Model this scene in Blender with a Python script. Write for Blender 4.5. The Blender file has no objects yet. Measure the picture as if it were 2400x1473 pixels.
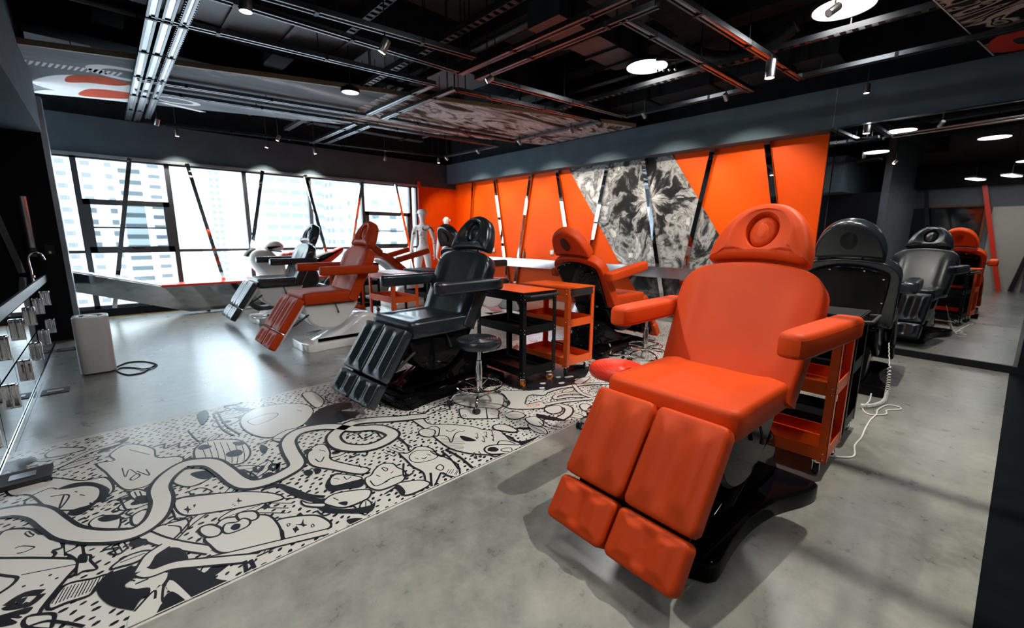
import bpy, bmesh, math, random
from math import sin, cos, pi, radians as R
from mathutils import Vector as V, Matrix
from mathutils.geometry import tessellate_polygon
random.seed(7)
S = bpy.context.scene
COL = S.collection

# ------------------------------------------------------------------ camera, sky, exposure
F_PX = 1003.0
def cam_matrix(yaw, pitch, roll, loc):
    y, p, r = R(yaw), R(pitch), R(roll)
    f = V((cos(p)*cos(y), cos(p)*sin(y), sin(p)))
    rt = f.cross(V((0, 0, 1))).normalized(); up = rt.cross(f)
    x = cos(r)*rt + sin(r)*up; u = -sin(r)*rt + cos(r)*up
    m = Matrix((x, u, -f)).transposed().to_4x4(); m.translation = V(loc)
    return m
cd = bpy.data.cameras.new('camera'); cam = bpy.data.objects.new('camera', cd); COL.objects.link(cam)
cd.sensor_width = 36.0; cd.lens = 36.0*F_PX/2400.0; cd.clip_start = 0.05; cd.clip_end = 900
cam.matrix_world = cam_matrix(46.7, -10.35, 0.3, (0, 0, 1.35))
cd.dof.use_dof = True; cd.dof.focus_distance = 2.4; cd.dof.aperture_fstop = 2.0
S.camera = cam

w = bpy.data.worlds.new('overcast_sky'); S.world = w; w.use_nodes = True
bg = w.node_tree.nodes['Background']
bg.inputs['Color'].default_value = (0.74, 0.88, 1.0, 1); bg.inputs['Strength'].default_value = 6.2
pl = bpy.data.lights.new('window_portal', 'AREA'); pl.shape = 'RECTANGLE'; pl.size = 6.4; pl.size_y = 2.5
pl.cycles.is_portal = True
po = bpy.data.objects.new('window_portal', pl); COL.objects.link(po)
po.location = (2.7, 9.8, 1.3); po.rotation_euler = (R(-90), 0, 0)
S.view_settings.view_transform = 'Standard'; S.view_settings.look = 'None'
S.view_settings.gamma = 1.0; S.view_settings.use_curve_mapping = False
S.view_settings.exposure = 0.75
S.cycles.max_bounces = 9; S.cycles.diffuse_bounces = 4; S.cycles.glossy_bounces = 6
S.cycles.caustics_reflective = False; S.cycles.caustics_refractive = False
S.cycles.sample_clamp_indirect = 4.0; S.cycles.use_denoising = True
LED = 23.0        # strength of the round lamps

# ------------------------------------------------------------------ materials
def new_mat(name):
    m = bpy.data.materials.new(name); m.use_nodes = True
    return m, m.node_tree.nodes, m.node_tree.links, m.node_tree.nodes['Principled BSDF']
def mat(name, col, rough=0.5, metal=0.0, coat=0.0, bump=0.0, bscale=200.0, var=0.0, vscale=6.0, emit=0.0, spec=0.5):
    m, n, l, b = new_mat(name)
    b.inputs['Base Color'].default_value = (*col, 1); b.inputs['Roughness'].default_value = rough
    b.inputs['Metallic'].default_value = metal; b.inputs['Coat Weight'].default_value = coat
    b.inputs['Coat Roughness'].default_value = 0.04; b.inputs['Specular IOR Level'].default_value = spec
    if emit:
        b.inputs['Emission Color'].default_value = (*col, 1); b.inputs['Emission Strength'].default_value = emit
    tc = n.new('ShaderNodeTexCoord')
    if bump:
        t = n.new('ShaderNodeTexNoise'); t.inputs['Scale'].default_value = bscale; t.inputs['Detail'].default_value = 3
        bp = n.new('ShaderNodeBump'); bp.inputs['Strength'].default_value = bump; bp.inputs['Distance'].default_value = 0.004
        l.new(tc.outputs['Object'], t.inputs['Vector']); l.new(t.outputs['Fac'], bp.inputs['Height']); l.new(bp.outputs['Normal'], b.inputs['Normal'])
    if var:
        t = n.new('ShaderNodeTexNoise'); t.inputs['Scale'].default_value = vscale; t.inputs['Detail'].default_value = 5
        cr = n.new('ShaderNodeValToRGB')
        cr.color_ramp.elements[0].position = 0.3; cr.color_ramp.elements[1].position = 0.7
        cr.color_ramp.elements[0].color = (*[c*(1-var) for c in col], 1); cr.color_ramp.elements[1].color = (*[min(1, c*(1+var)) for c in col], 1)
        l.new(tc.outputs['Object'], t.inputs['Vector']); l.new(t.outputs['Fac'], cr.inputs['Fac']); l.new(cr.outputs['Color'], b.inputs['Base Color'])
    return m
M = {}
M['orange'] = mat('orange_leatherette', (0.54, 0.052, 0.006), 0.50, bump=0.12, bscale=350, var=0.06, vscale=3, spec=0.17)
M['black'] = mat('black_leatherette', (0.011, 0.017, 0.022), 0.235, bump=0.10, bscale=350, spec=0.62, coat=0.12)
M['gloss_black'] = mat('gloss_black_shell', (0.003, 0.003, 0.004), 0.05, spec=0.13, var=0.2)
M['gloss_white'] = mat('gloss_white_shell', (0.90, 0.90, 0.89), 0.12, coat=1.0, var=0.02)
M['chrome'] = mat('chrome', (0.78, 0.79, 0.80), 0.07, 1.0, var=0.02)
M['mirror'] = mat('polished_mirror_steel', (0.80, 0.82, 0.83), 0.015, 1.0, bump=0.03, bscale=1.5)
M['glass_mirror'] = mat('wall_mirror_glass', (0.62, 0.66, 0.69), 0.008, 1.0, var=0.01)
M['bench_mirror'] = mat('dim_mirror_steel', (0.22, 0.235, 0.245), 0.05, 1.0, bump=0.03, bscale=1.5)
M['apron'] = mat('bright_polished_steel', (0.82, 0.83, 0.84), 0.16, 1.0, var=0.03)
M['steel'] = mat('brushed_steel', (0.42, 0.43, 0.43), 0.32, 1.0, bump=0.05, bscale=60, var=0.08)
M['rail'] = mat('dark_rail_steel', (0.36, 0.38, 0.40), 0.24, 1.0, bump=0.08, bscale=25, var=0.15)
M['rail_dark'] = mat('black_rail', (0.010, 0.011, 0.013), 0.45, 0.0, var=0.2, spec=0.3)
M['flange'] = mat('shaded_flange_steel', (0.10, 0.11, 0.12), 0.30, 1.0, var=0.2)  # rail metal darkened: the dark reflections of the side faces put into colour
M['ceil'] = mat('black_ceiling', (0.018, 0.023, 0.027), 0.85, bump=0.2, bscale=8, var=0.3, spec=0.1)
M['slab'] = mat('grey_ceiling_slab', (0.085, 0.092, 0.096), 0.85, bump=0.3, bscale=10, var=0.2, vscale=2)
M['duct'] = mat('dark_duct_metal', (0.030, 0.036, 0.042), 0.45, 0.3, var=0.25)
M['soffit'] = mat('charcoal_paint', (0.070, 0.100, 0.120), 0.75, bump=0.05, bscale=60, var=0.12, vscale=3, spec=0.15)
M['blackwall'] = mat('black_wall_paint', (0.004, 0.005, 0.007), 0.6, spec=0.15, bump=0.05, bscale=60, var=0.15)
M['greywall'] = mat('grey_blue_wall_paint', (0.10, 0.115, 0.13), 0.6, bump=0.05, bscale=60, var=0.15)
M['redwall'] = mat('orange_red_wall_paint', (0.90, 0.085, 0.001), 0.5, bump=0.03, bscale=40, var=0.06, vscale=2, spec=0.12)
M['red'] = mat('red_paint', (0.75, 0.035, 0.010), 0.35, var=0.05)
M['cart_orange'] = mat('orange_enamel_metal', (0.78, 0.10, 0.010), 0.33, bump=0.06, bscale=250, var=0.05)
M['cart_black'] = mat('black_enamel_metal', (0.006, 0.007, 0.008), 0.42, bump=0.1, bscale=250, spec=0.12)
M['rubber'] = mat('black_rubber', (0.015, 0.015, 0.016), 0.6, var=0.2)
M['orange_rubber'] = mat('orange_wheel', (0.70, 0.20, 0.015), 0.4, var=0.1)
M['frame'] = mat('grey_window_frame', (0.045, 0.052, 0.058), 0.4, 0.2, var=0.1)
M['trim'] = mat('pale_metal_trim', (0.30, 0.33, 0.36), 0.35, 0.8, var=0.1)
M['brass'] = mat('brass_strip', (0.55, 0.42, 0.20), 0.35, 0.8, var=0.1)
M['white'] = mat('white_lacquer', (0.80, 0.80, 0.78), 0.3, var=0.03)
M['plastic'] = mat('white_plastic', (0.72, 0.72, 0.70), 0.4, var=0.03)
M['silver'] = mat('silver_grey_plastic', (0.60, 0.61, 0.59), 0.34, 0.10, bump=0.05, bscale=300, var=0.04)
M['cable_white'] = mat('white_cable', (0.65, 0.65, 0.62), 0.5, var=0.05)
M['led'] = mat('lamp_diffuser', (1.0, 0.99, 0.97), 0.5, emit=LED)
M['warm'] = mat('warm_spot_lens', (1.0, 0.80, 0.55), 0.5, emit=14)
M['bronze'] = mat('brown_glass', (0.20, 0.08, 0.03), 0.15, var=0.1)
M['counter'] = mat('black_glass_counter', (0.006, 0.008, 0.010), 0.05, coat=0.6, var=0.1)
M['ink'] = mat('black_floor_ink', (0.012, 0.014, 0.018), 0.22, spec=0.5, bump=0.02, bscale=8)
M['paper'] = mat('white_floor_vinyl', (0.55, 0.545, 0.51), 0.20, bump=0.03, bscale=6, var=0.03, vscale=1.5)
M['orange_ink'] = mat('orange_ink', (0.80, 0.20, 0.05), 0.25, var=0.02)

def concrete():
    m, n, l, b = new_mat('polished_concrete')
    tc = n.new('ShaderNodeTexCoord')
    def noise(s, d=6, r=0.6):
        t = n.new('ShaderNodeTexNoise'); t.inputs['Scale'].default_value = s; t.inputs['Detail'].default_value = d; t.inputs['Roughness'].default_value = r
        l.new(tc.outputs['Object'], t.inputs['Vector']); return t
    a = noise(0.9); c = noise(7, 8, 0.7); sp = noise(75, 3, 0.5)
    ramp = n.new('ShaderNodeValToRGB'); e = ramp.color_ramp.elements
    e[0].position = 0.36; e[0].color = (0.112, 0.118, 0.106, 1); e[1].position = 0.64; e[1].color = (0.350, 0.345, 0.306, 1)
    x = ramp.color_ramp.elements.new(0.5); x.color = (0.230, 0.234, 0.212, 1)
    mx = n.new('ShaderNodeMix'); mx.data_type = 'FLOAT'; mx.inputs['Factor'].default_value = 0.42
    l.new(a.outputs['Fac'], mx.inputs['A']); l.new(c.outputs['Fac'], mx.inputs['B']); l.new(mx.outputs['Result'], ramp.inputs['Fac'])
    sr = n.new('ShaderNodeValToRGB'); sr.color_ramp.elements[0].position = 0.24; sr.color_ramp.elements[0].color = (0.45, 0.45, 0.45, 1)
    sr.color_ramp.elements[1].position = 0.30; sr.color_ramp.elements[1].color = (1, 1, 1, 1)
    l.new(sp.outputs['Fac'], sr.inputs['Fac'])
    mc = n.new('ShaderNodeMix'); mc.data_type = 'RGBA'; mc.blend_type = 'MULTIPLY'; mc.inputs['Factor'].default_value = 1.0
    l.new(ramp.outputs['Color'], mc.inputs['A']); l.new(sr.outputs['Color'], mc.inputs['B']); l.new(mc.outputs['Result'], b.inputs['Base Color'])
    rr = n.new('ShaderNodeMapRange'); rr.inputs['To Min'].default_value = 0.22; rr.inputs['To Max'].default_value = 0.36
    l.new(c.outputs['Fac'], rr.inputs['Value']); l.new(rr.outputs['Result'], b.inputs['Roughness'])
    bp = n.new('ShaderNodeBump'); bp.inputs['Strength'].default_value = 0.10; bp.inputs['Distance'].default_value = 0.004
    fine = noise(22, 4); l.new(fine.outputs['Fac'], bp.inputs['Height']); l.new(bp.outputs['Normal'], b.inputs['Normal'])
    b.inputs['Coat Weight'].default_value = 0.9; b.inputs['Coat Roughness'].default_value = 0.27
    return m
M['concrete'] = concrete()

def glassy(name, tint, refl=1.0):
    m = bpy.data.materials.new(name); m.use_nodes = True; n, l = m.node_tree.nodes, m.node_tree.links
    for x in list(n):
        if x.type != 'OUTPUT_MATERIAL': n.remove(x)
    out = n['Material Output']
    t = n.new('ShaderNodeBsdfTransparent'); t.inputs['Color'].default_value = (*tint, 1)
    g = n.new('ShaderNodeBsdfGlossy'); g.inputs['Roughness'].default_value = 0.01; g.inputs['Color'].default_value = (refl, refl, refl, 1)
    lw = n.new('ShaderNodeLayerWeight'); lw.inputs['Blend'].default_value = 0.5
    pw = n.new('ShaderNodeMath'); pw.operation = 'POWER'; pw.inputs[1].default_value = 5.0; l.new(lw.outputs['Facing'], pw.inputs[0])
    fr = n.new('ShaderNodeMath'); fr.operation = 'MULTIPLY_ADD'; fr.inputs[1].default_value = 0.9; fr.inputs[2].default_value = 0.035; l.new(pw.outputs[0], fr.inputs[0])
    mx = n.new('ShaderNodeMixShader'); l.new(fr.outputs[0], mx.inputs['Fac']); l.new(t.outputs[0], mx.inputs[1]); l.new(g.outputs[0], mx.inputs[2]); l.new(mx.outputs[0], out.inputs['Surface'])
    return m
M['glass'] = glassy('window_glass', (0.96, 0.98, 0.98))
M['grey_glass'] = glassy('double_window_glass', (0.74, 0.77, 0.78))
M['blackfloor'] = mat('black_floor_covering', (0.003, 0.005, 0.006), 0.5, bump=0.05, bscale=80, var=0.2, spec=0.02)
M['led_soft'] = mat('soft_lamp_diffuser', (1.0, 0.98, 0.94), 0.5, emit=5)

def painting(name, stops, scale=(1, 1, 1), s=1.6, dist=3.0, rough=0.8, det=8):
    # abstract marbled artwork: a domain-warped noise run through a colour ramp
    m, n, l, b = new_mat(name)
    tc = n.new('ShaderNodeTexCoord'); mp = n.new('ShaderNodeMapping'); mp.inputs['Scale'].default_value = scale
    l.new(tc.outputs['Object'], mp.inputs['Vector'])
    t = n.new('ShaderNodeTexNoise'); t.inputs['Scale'].default_value = s; t.inputs['Detail'].default_value = det; t.inputs['Distortion'].default_value = dist; t.inputs['Roughness'].default_value = 0.62
    l.new(mp.outputs['Vector'], t.inputs['Vector'])
    r = n.new('ShaderNodeValToRGB'); e = r.color_ramp.elements
    e[0].position, e[0].color = stops[0][0], (*stops[0][1], 1); e[1].position, e[1].color = stops[-1][0], (*stops[-1][1], 1)
    for p, c in stops[1:-1]:
        x = e.new(p); x.color = (*c, 1)
    l.new(t.outputs['Fac'], r.inputs['Fac']); l.new(r.outputs['Color'], b.inputs['Base Color']); b.inputs['Roughness'].default_value = rough; b.inputs['Specular IOR Level'].default_value = 0.08
    return m
def burst_painting():
    m, n, l, b = new_mat('black_white_splash_painting'); tc = n.new('ShaderNodeTexCoord')
    s = n.new('ShaderNodeVectorMath'); s.operation = 'SUBTRACT'; s.inputs[1].default_value = (6.96, 3.95, 1.98); l.new(tc.outputs['Object'], s.inputs[0])
    sx = n.new('ShaderNodeSeparateXYZ'); l.new(s.outputs[0], sx.inputs[0])
    def mth(op, a, c=None, v=None):
        k = n.new('ShaderNodeMath'); k.operation = op; l.new(a, k.inputs[0])
        if c is not None: l.new(c, k.inputs[1])
        if v is not None: k.inputs[1].default_value = v
        return k.outputs[0]
    ln = n.new('ShaderNodeVectorMath'); ln.operation = 'LENGTH'; l.new(s.outputs[0], ln.inputs[0]); rad = ln.outputs['Value']
    ang = mth('ARCTAN2', sx.outputs['Z'], sx.outputs['Y'])
    wn = n.new('ShaderNodeTexNoise'); wn.inputs['Scale'].default_value = 2.6; wn.inputs['Detail'].default_value = 4; l.new(tc.outputs['Object'], wn.inputs['Vector'])
    wob = mth('MULTIPLY', wn.outputs['Fac'], v=2.4)
    cb = n.new('ShaderNodeCombineXYZ'); l.new(mth('ADD', mth('MULTIPLY', ang, v=2.3), wob), cb.inputs[0]); l.new(mth('MULTIPLY', rad, v=1.6), cb.inputs[1])
    t = n.new('ShaderNodeTexNoise'); t.inputs['Scale'].default_value = 1.5; t.inputs['Detail'].default_value = 8; t.inputs['Distortion'].default_value = 0.8; l.new(cb.outputs[0], t.inputs['Vector'])
    u = n.new('ShaderNodeTexNoise'); u.inputs['Scale'].default_value = 1.5; u.inputs['Detail'].default_value = 9; u.inputs['Distortion'].default_value = 1.6; u.inputs['Roughness'].default_value = 0.66; l.new(tc.outputs['Object'], u.inputs['Vector'])
    near = n.new('ShaderNodeMapRange'); near.inputs['From Min'].default_value = 0.15; near.inputs['From Max'].default_value = 1.25; near.inputs['To Min'].default_value = 1; near.inputs['To Max'].default_value = 0.12; l.new(rad, near.inputs['Value'])
    mx = n.new('ShaderNodeMix'); mx.data_type = 'FLOAT'; l.new(near.outputs['Result'], mx.inputs['Factor']); l.new(u.outputs['Fac'], mx.inputs['A']); l.new(t.outputs['Fac'], mx.inputs['B'])
    ring = n.new('ShaderNodeMapRange'); ring.inputs['From Min'].default_value = 0.12; ring.inputs['From Max'].default_value = 0.42; ring.inputs['To Min'].default_value = 0.10; ring.inputs['To Max'].default_value = -0.105; l.new(rad, ring.inputs['Value'])
    out = n.new('ShaderNodeMapRange'); out.inputs['From Min'].default_value = 0.40; out.inputs['From Max'].default_value = 0.85; out.inputs['To Min'].default_value = 0; out.inputs['To Max'].default_value = 0.15; l.new(rad, out.inputs['Value'])
    tot = mth('ADD', mth('ADD', mx.outputs['Result'], ring.outputs['Result']), out.outputs['Result'])
    r = n.new('ShaderNodeValToRGB'); e = r.color_ramp.elements; e[0].position = 0.40; e[0].color = (0.010, 0.009, 0.009, 1); e[1].position = 0.74; e[1].color = (0.80, 0.77, 0.73, 1)
    for p, c in ((0.465, 0.035), (0.49, 0.20), (0.53, 0.42), (0.56, 0.10), (0.60, 0.50), (0.65, 0.72), (0.69, 0.30)):
        x = e.new(p); x.color = (c, c*0.975, c*0.95, 1)
    l.new(tot, r.inputs['Fac']); l.new(r.outputs['Color'], b.inputs['Base Color']); b.inputs['Roughness'].default_value = 0.6; b.inputs['Specular IOR Level'].default_value = 0.2
    return m
M['art_wall'] = burst_painting()
M['art_wall_low'] = painting('dark_grey_rock_painting', [(0.3, (0.02, 0.02, 0.02)), (0.5, (0.09, 0.085, 0.08)), (0.62, (0.30, 0.28, 0.26)), (0.7, (0.06, 0.055, 0.05))], (1, 1, 1), 2.2, 2.0)
M['art_brown'] = painting('brown_white_swirl_painting', [(0.34, (0.03, 0.022, 0.017)), (0.45, (0.08, 0.058, 0.046)), (0.50, (0.48, 0.45, 0.41)), (0.57, (0.70, 0.69, 0.67)), (0.61, (0.09, 0.062, 0.05)), (0.68, (0.60, 0.57, 0.53))], (0.6, 1.6, 1), 1.2, 2.5)
M['art_grey'] = painting('soft_grey_cloud_painting', [(0.30, (0.10, 0.125, 0.14)), (0.46, (0.16, 0.19, 0.21)), (0.57, (0.22, 0.25, 0.27)), (0.64, (0.55, 0.58, 0.60)), (0.75, (0.28, 0.31, 0.33))], (0.35, 1.5, 1), 1.2, 0.8)
M['art_swirl'] = painting('black_cream_flow_painting', [(0.44, (0.008, 0.008, 0.009)), (0.47, (0.50, 0.47, 0.42)), (0.515, (0.50, 0.47, 0.42)), (0.525, (0.008, 0.008, 0.009)), (0.55, (0.008, 0.008, 0.009)), (0.565, (0.45, 0.43, 0.39)), (0.62, (0.02, 0.02, 0.02))], (1.6, 0.7, 1), 1.3, 2.6, det=1)
M['tattoo'] = painting('white_body_with_ink_drawing', [(0.36, (0.03, 0.025, 0.025)), (0.41, (0.30, 0.10, 0.05)), (0.45, (0.72, 0.71, 0.68)), (0.6, (0.80, 0.79, 0.76)), (0.66, (0.08, 0.08, 0.08)), (0.7, (0.75, 0.74, 0.72))], (1, 1, 1), 7, 1.5)

def inked_body():
    m = M['tattoo']; n, l = m.node_tree.nodes, m.node_tree.links; b = n['Principled BSDF']; src = b.inputs['Base Color'].links[0].from_socket
    tc = n.new('ShaderNodeTexCoord'); sx = n.new('ShaderNodeSeparateXYZ'); l.new(tc.outputs['Object'], sx.inputs[0])
    lo = n.new('ShaderNodeMapRange'); lo.inputs['From Min'].default_value = 1.10; lo.inputs['From Max'].default_value = 1.14; l.new(sx.outputs['Z'], lo.inputs['Value'])
    hi = n.new('ShaderNodeMapRange'); hi.inputs['From Min'].default_value = 1.53; hi.inputs['From Max'].default_value = 1.49; l.new(sx.outputs['Z'], hi.inputs['Value'])
    mu = n.new('ShaderNodeMath'); mu.operation = 'MULTIPLY'; l.new(lo.outputs['Result'], mu.inputs[0]); l.new(hi.outputs['Result'], mu.inputs[1])
    mx = n.new('ShaderNodeMix'); mx.data_type = 'RGBA'; mx.inputs['A'].default_value = (0.80, 0.79, 0.76, 1); l.new(mu.outputs[0], mx.inputs['Factor']); l.new(src, mx.inputs['B']); l.new(mx.outputs['Result'], b.inputs['Base Color'])
inked_body()

def facade(name, wall, win, px, pz, fx, fz, lines=None):
    m, n, l, b = new_mat(name); tc = n.new('ShaderNodeTexCoord'); sx = n.new('ShaderNodeSeparateXYZ'); l.new(tc.outputs['Object'], sx.inputs[0])
    def frac(sock, p):
        d = n.new('ShaderNodeMath'); d.operation = 'DIVIDE'; d.inputs[1].default_value = p; l.new(sock, d.inputs[0])
        f = n.new('ShaderNodeMath'); f.operation = 'FRACT'; l.new(d.outputs[0], f.inputs[0]); return f.outputs[0]
    def lt(sock, v):
        d = n.new('ShaderNodeMath'); d.operation = 'LESS_THAN'; d.inputs[1].default_value = v; l.new(sock, d.inputs[0]); return d.outputs[0]
    add = n.new('ShaderNodeMath'); add.operation = 'ADD'; l.new(sx.outputs['X'], add.inputs[0]); l.new(sx.outputs['Y'], add.inputs[1])
    mu = n.new('ShaderNodeMath'); mu.operation = 'MULTIPLY'; l.new(lt(frac(add.outputs[0], px), fx), mu.inputs[0]); l.new(lt(frac(sx.outputs['Z'], pz), fz), mu.inputs[1])
    mx = n.new('ShaderNodeMix'); mx.data_type = 'RGBA'; mx.inputs['A'].default_value = (*wall, 1); mx.inputs['B'].default_value = (*win, 1)
    l.new(mu.outputs[0], mx.inputs['Factor']); l.new(mx.outputs['Result'], b.inputs['Base Color']); b.inputs['Roughness'].default_value = 0.7
    return m

# ------------------------------------------------------------------ mesh helpers
class MB:
    def __init__(s): s.v, s.f, s.m = [], [], []
    def add(s, vs, fs, mi=0, X=None):
        o = len(s.v)
        s.v += [(X @ V(p)) if X else V(p) for p in vs]
        s.f += [[o+i for i in f] for f in fs]; s.m += [mi]*len(fs); return s
    def box(s, c, d, mi=0, X=None, rot=0.0):
        x, y, z = d[0]/2, d[1]/2, d[2]/2; q = Matrix.Rotation(rot, 3, 'Z')
        vs = [V(c)+q @ V((a*x, b*y, e*z)) for a in (-1, 1) for b in (-1, 1) for e in (-1, 1)]
        return s.add(vs, [(0, 1, 3, 2), (4, 6, 7, 5), (0, 4, 5, 1), (2, 3, 7, 6), (0, 2, 6, 4), (1, 5, 7, 3)], mi, X)
    def lathe(s, prof, n=24, mi=0, X=None):
        vs, fs = [], []
        for r, z in prof:
            for i in range(n):
                a = 2*pi*i/n; vs.append((r*cos(a), r*sin(a), z))
        for k in range(len(prof)-1):
            for i in range(n):
                j = (i+1) % n; fs.append((k*n+i, k*n+j, (k+1)*n+j, (k+1)*n+i))
        if prof[0][0] > 1e-6: fs.append(tuple(range(n-1, -1, -1)))
        if prof[-1][0] > 1e-6: fs.append(tuple((len(prof)-1)*n+i for i in range(n)))
        return s.add(vs, fs, mi, X)
    def tube(s, path, r, n=8, closed=False, mi=0, X=None):
        P = [V(p) for p in path]; N = len(P); vs, fs = [], []; up = None
        for i, p in enumerate(P):
            a = P[(i-1) % N] if (closed or i) else p; b = P[(i+1) % N] if (closed or i < N-1) else p
            t = (b-a).normalized()
            if up is None:
                up = V((0, 0, 1)) if abs(t.z) < 0.9 else V((1, 0, 0))
            up = (up - t*up.dot(t)).normalized(); sd = t.cross(up); rr = r[i] if isinstance(r, (list, tuple)) else r
            for k in range(n):
                an = 2*pi*k/n; vs.append(p + (up*cos(an)+sd*sin(an))*rr)
        for i in range(N if closed else N-1):
            j = (i+1) % N
            for k in range(n):
                k2 = (k+1) % n; fs.append((i*n+k, i*n+k2, j*n+k2, j*n+k))
        if not closed: fs.append(tuple(range(n-1, -1, -1))); fs.append(tuple((N-1)*n+k for k in range(n)))
        return s.add(vs, fs, mi, X)
    def prism(s, poly, h, mi=0, X=None):
        # polygon in x,y raised by h along z
        n = len(poly); vs = [(p[0], p[1], 0) for p in poly]+[(p[0], p[1], h) for p in poly]; fs = [(i, (i+1) % n, n+(i+1) % n, n+i) for i in range(n)]
        tri = tessellate_polygon([[V((p[0], p[1], 0)) for p in poly]])
        fs += [tuple(t) for t in tri]+[tuple(n+i for i in t) for t in tri]
        return s.add(vs, fs, mi, X)
    def build(s, name, mats, parent=None, smooth=True, angle=38, normals=True):
        me = bpy.data.meshes.new(name); me.from_pydata([tuple(p) for p in s.v], [], s.f)
        mats = mats if isinstance(mats, (list, tuple)) else [mats]
        for x in mats: me.materials.append(M[x] if isinstance(x, str) else x)
        me.polygons.foreach_set('material_index', s.m)
        if normals:
            b = bmesh.new(); b.from_mesh(me); bmesh.ops.recalc_face_normals(b, faces=b.faces); b.to_mesh(me); b.free()
        if smooth:
            me.polygons.foreach_set('use_smooth', [True]*len(me.polygons)); me.set_sharp_from_angle(angle=R(angle))
        me.update(); o = bpy.data.objects.new(name, me); COL.objects.link(o)
        if parent: o.parent = parent
        return o

def frame(o, v, n):
    v, n = V(v).normalized(), V(n).normalized(); u = v.cross(n)
    m = Matrix((u, v, n)).transposed().to_4x4(); m.translation = V(o); return m
def smooth_closed(pts, N=64):
    n = len(pts); P = [V((p[0], p[1], 0)) for p in pts]; out = []; per = 10
    for i in range(n):
        a, b, c, d = P[i-1], P[i], P[(i+1) % n], P[(i+2) % n]
        for k in range(per):
            t = k/per; out.append(0.5*((2*b)+(-a+c)*t+(2*a-5*b+4*c-d)*t*t+(-a+3*b-3*c+d)*t*t*t))
    return resample(out, N)
def resample(out, N):
    L = [0]
    for i in range(len(out)): L.append(L[-1]+(out[(i+1) % len(out)]-out[i]).length)
    res, j = [], 0
    for k in range(N):
        t = L[-1]*k/N
        while L[j+1] < t: j += 1
        f = (t-L[j])/max(1e-9, L[j+1]-L[j]); q = out[j].lerp(out[(j+1) % len(out)], f); res.append((q.x, q.y))
    return res
def smooth_open(pts, per=8):
    P = [V(p) if len(p) == 3 else V((p[0], p[1], 0)) for p in pts]; out = []
    for i in range(len(P)-1):
        a, b, c, d = P[max(0, i-1)], P[i], P[i+1], P[min(len(P)-1, i+2)]
        for k in range(per):
            t = k/per; out.append(0.5*((2*b)+(-a+c)*t+(2*a-5*b+4*c-d)*t*t+(-a+3*b-3*c+d)*t*t*t))
    return out+[P[-1]]
def rrect(x0, y0, x1, y1, r, N=64):
    pts = []
    for cx, cy, a0 in ((x1-r, y1-r, 0), (x0+r, y1-r, 90), (x0+r, y0+r, 180), (x1-r, y0+r, 270)):
        for k in range(7):
            a = R(a0+15*k); pts.append(V((cx+r*cos(a), cy+r*sin(a), 0)))
    return resample(pts, N)
def ellipse(cx, cy, rx, ry, N=64, ph=0):
    return [(cx+rx*cos(2*pi*k/N+ph), cy+ry*sin(2*pi*k/N+ph)) for k in range(N)]
def offset(pts, d):
    n = len(pts); out = []; area = sum(pts[i-1][0]*pts[i][1]-pts[i][0]*pts[i-1][1] for i in range(n)); sg = 1 if area > 0 else -1
    for i in range(n):
        t = V((pts[(i+1) % n][0]-pts[i-1][0], pts[(i+1) % n][1]-pts[i-1][1])).normalized()
        out.append((pts[i][0]-sg*t.y*d, pts[i][1]+sg*t.x*d))
    return out
def cushion(mb, pts, t, r, X=None, h=None, hole=None, depth=0.04, rings=9, rb=None, mi=0):
    """rounded pad over an outline; h(x,y) shapes the top; hole = inner outline sunk by depth"""
    n = len(pts); rb = r*0.6 if rb is None else rb; L = []
    L.append([(x, y, 0.0) for x, y in offset(pts, rb)])
    for a in (35, 65, 90): L.append([(x, y, rb-rb*sin(R(a))) for x, y in offset(pts, rb*(1-cos(R(90-a)))*1.0)][::1])
    L[1:] = []
    for a in (0, 30, 60, 90):
        L.append([(x, y, rb*(1-cos(R(a)))) for x, y in offset(pts, rb*(1-sin(R(a))))])
    for a in (0, 25, 50, 70, 90):
        L.append([(x, y, t-r+r*sin(R(a))) for x, y in offset(pts, r*(1-cos(R(a))))])
    top = offset(pts, r); cx = sum(p[0] for p in pts)/n; cy = sum(p[1] for p in pts)/n
    ar = lambda q: sum(q[i-1][0]*q[i][1]-q[i][0]*q[i-1][1] for i in range(len(q)))
    if hole:
        if ar(hole)*ar(pts) < 0: hole = hole[::-1]
        sh = min(range(n), key=lambda k: sum((top[i][0]-hole[(i+k) % n][0])**2+(top[i][1]-hole[(i+k) % n][1])**2 for i in range(0, n, 4)))
        inner = [hole[(i+sh) % n] for i in range(n)]
    else: inner = [(cx, cy)]*n
    for k in range(1, rings+1):
        s = k/rings
        if not hole and k == rings: break
        wgt = min(1.0, s*3.0); row = []
        for i in range(n):
            x = top[i][0]*(1-s)+inner[i][0]*s; y = top[i][1]*(1-s)+inner[i][1]*s
            row.append((x, y, t+(h(x, y)*wgt if h else 0)))
        L.append(row)
    if hole:
        base = L[-1]; cxh = sum(p[0] for p in inner)/n; cyh = sum(p[1] for p in inner)/n
        for q, dz in ((0.96, 0.006), (0.90, 0.02), (0.86, depth*0.8), (0.80, depth)):
            L.append([(cxh+(p[0]-cxh)*q, cyh+(p[1]-cyh)*q, p[2]-dz) for p in base])
    vs = [p for row in L for p in row]; fs = []
    for k in range(len(L)-1):
        for i in range(n):
            j = (i+1) % n; fs.append((k*n+i, k*n+j, (k+1)*n+j, (k+1)*n+i))
    fs.append(tuple(range(n-1, -1, -1)))
    if hole: fs.append(tuple((len(L)-1)*n+i for i in range(n)))
    else:
        vs.append((cx, cy, t+(h(cx, cy) if h else 0))); c = len(vs)-1; b = (len(L)-1)*n
        fs += [(b+i, b+(i+1) % n, c) for i in range(n)]
    mb.add(vs, fs, mi, X); return mb
def sstep(a, b, x):
    t = max(0, min(1, (x-a)/(b-a))); return t*t*(3-2*t)

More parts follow.
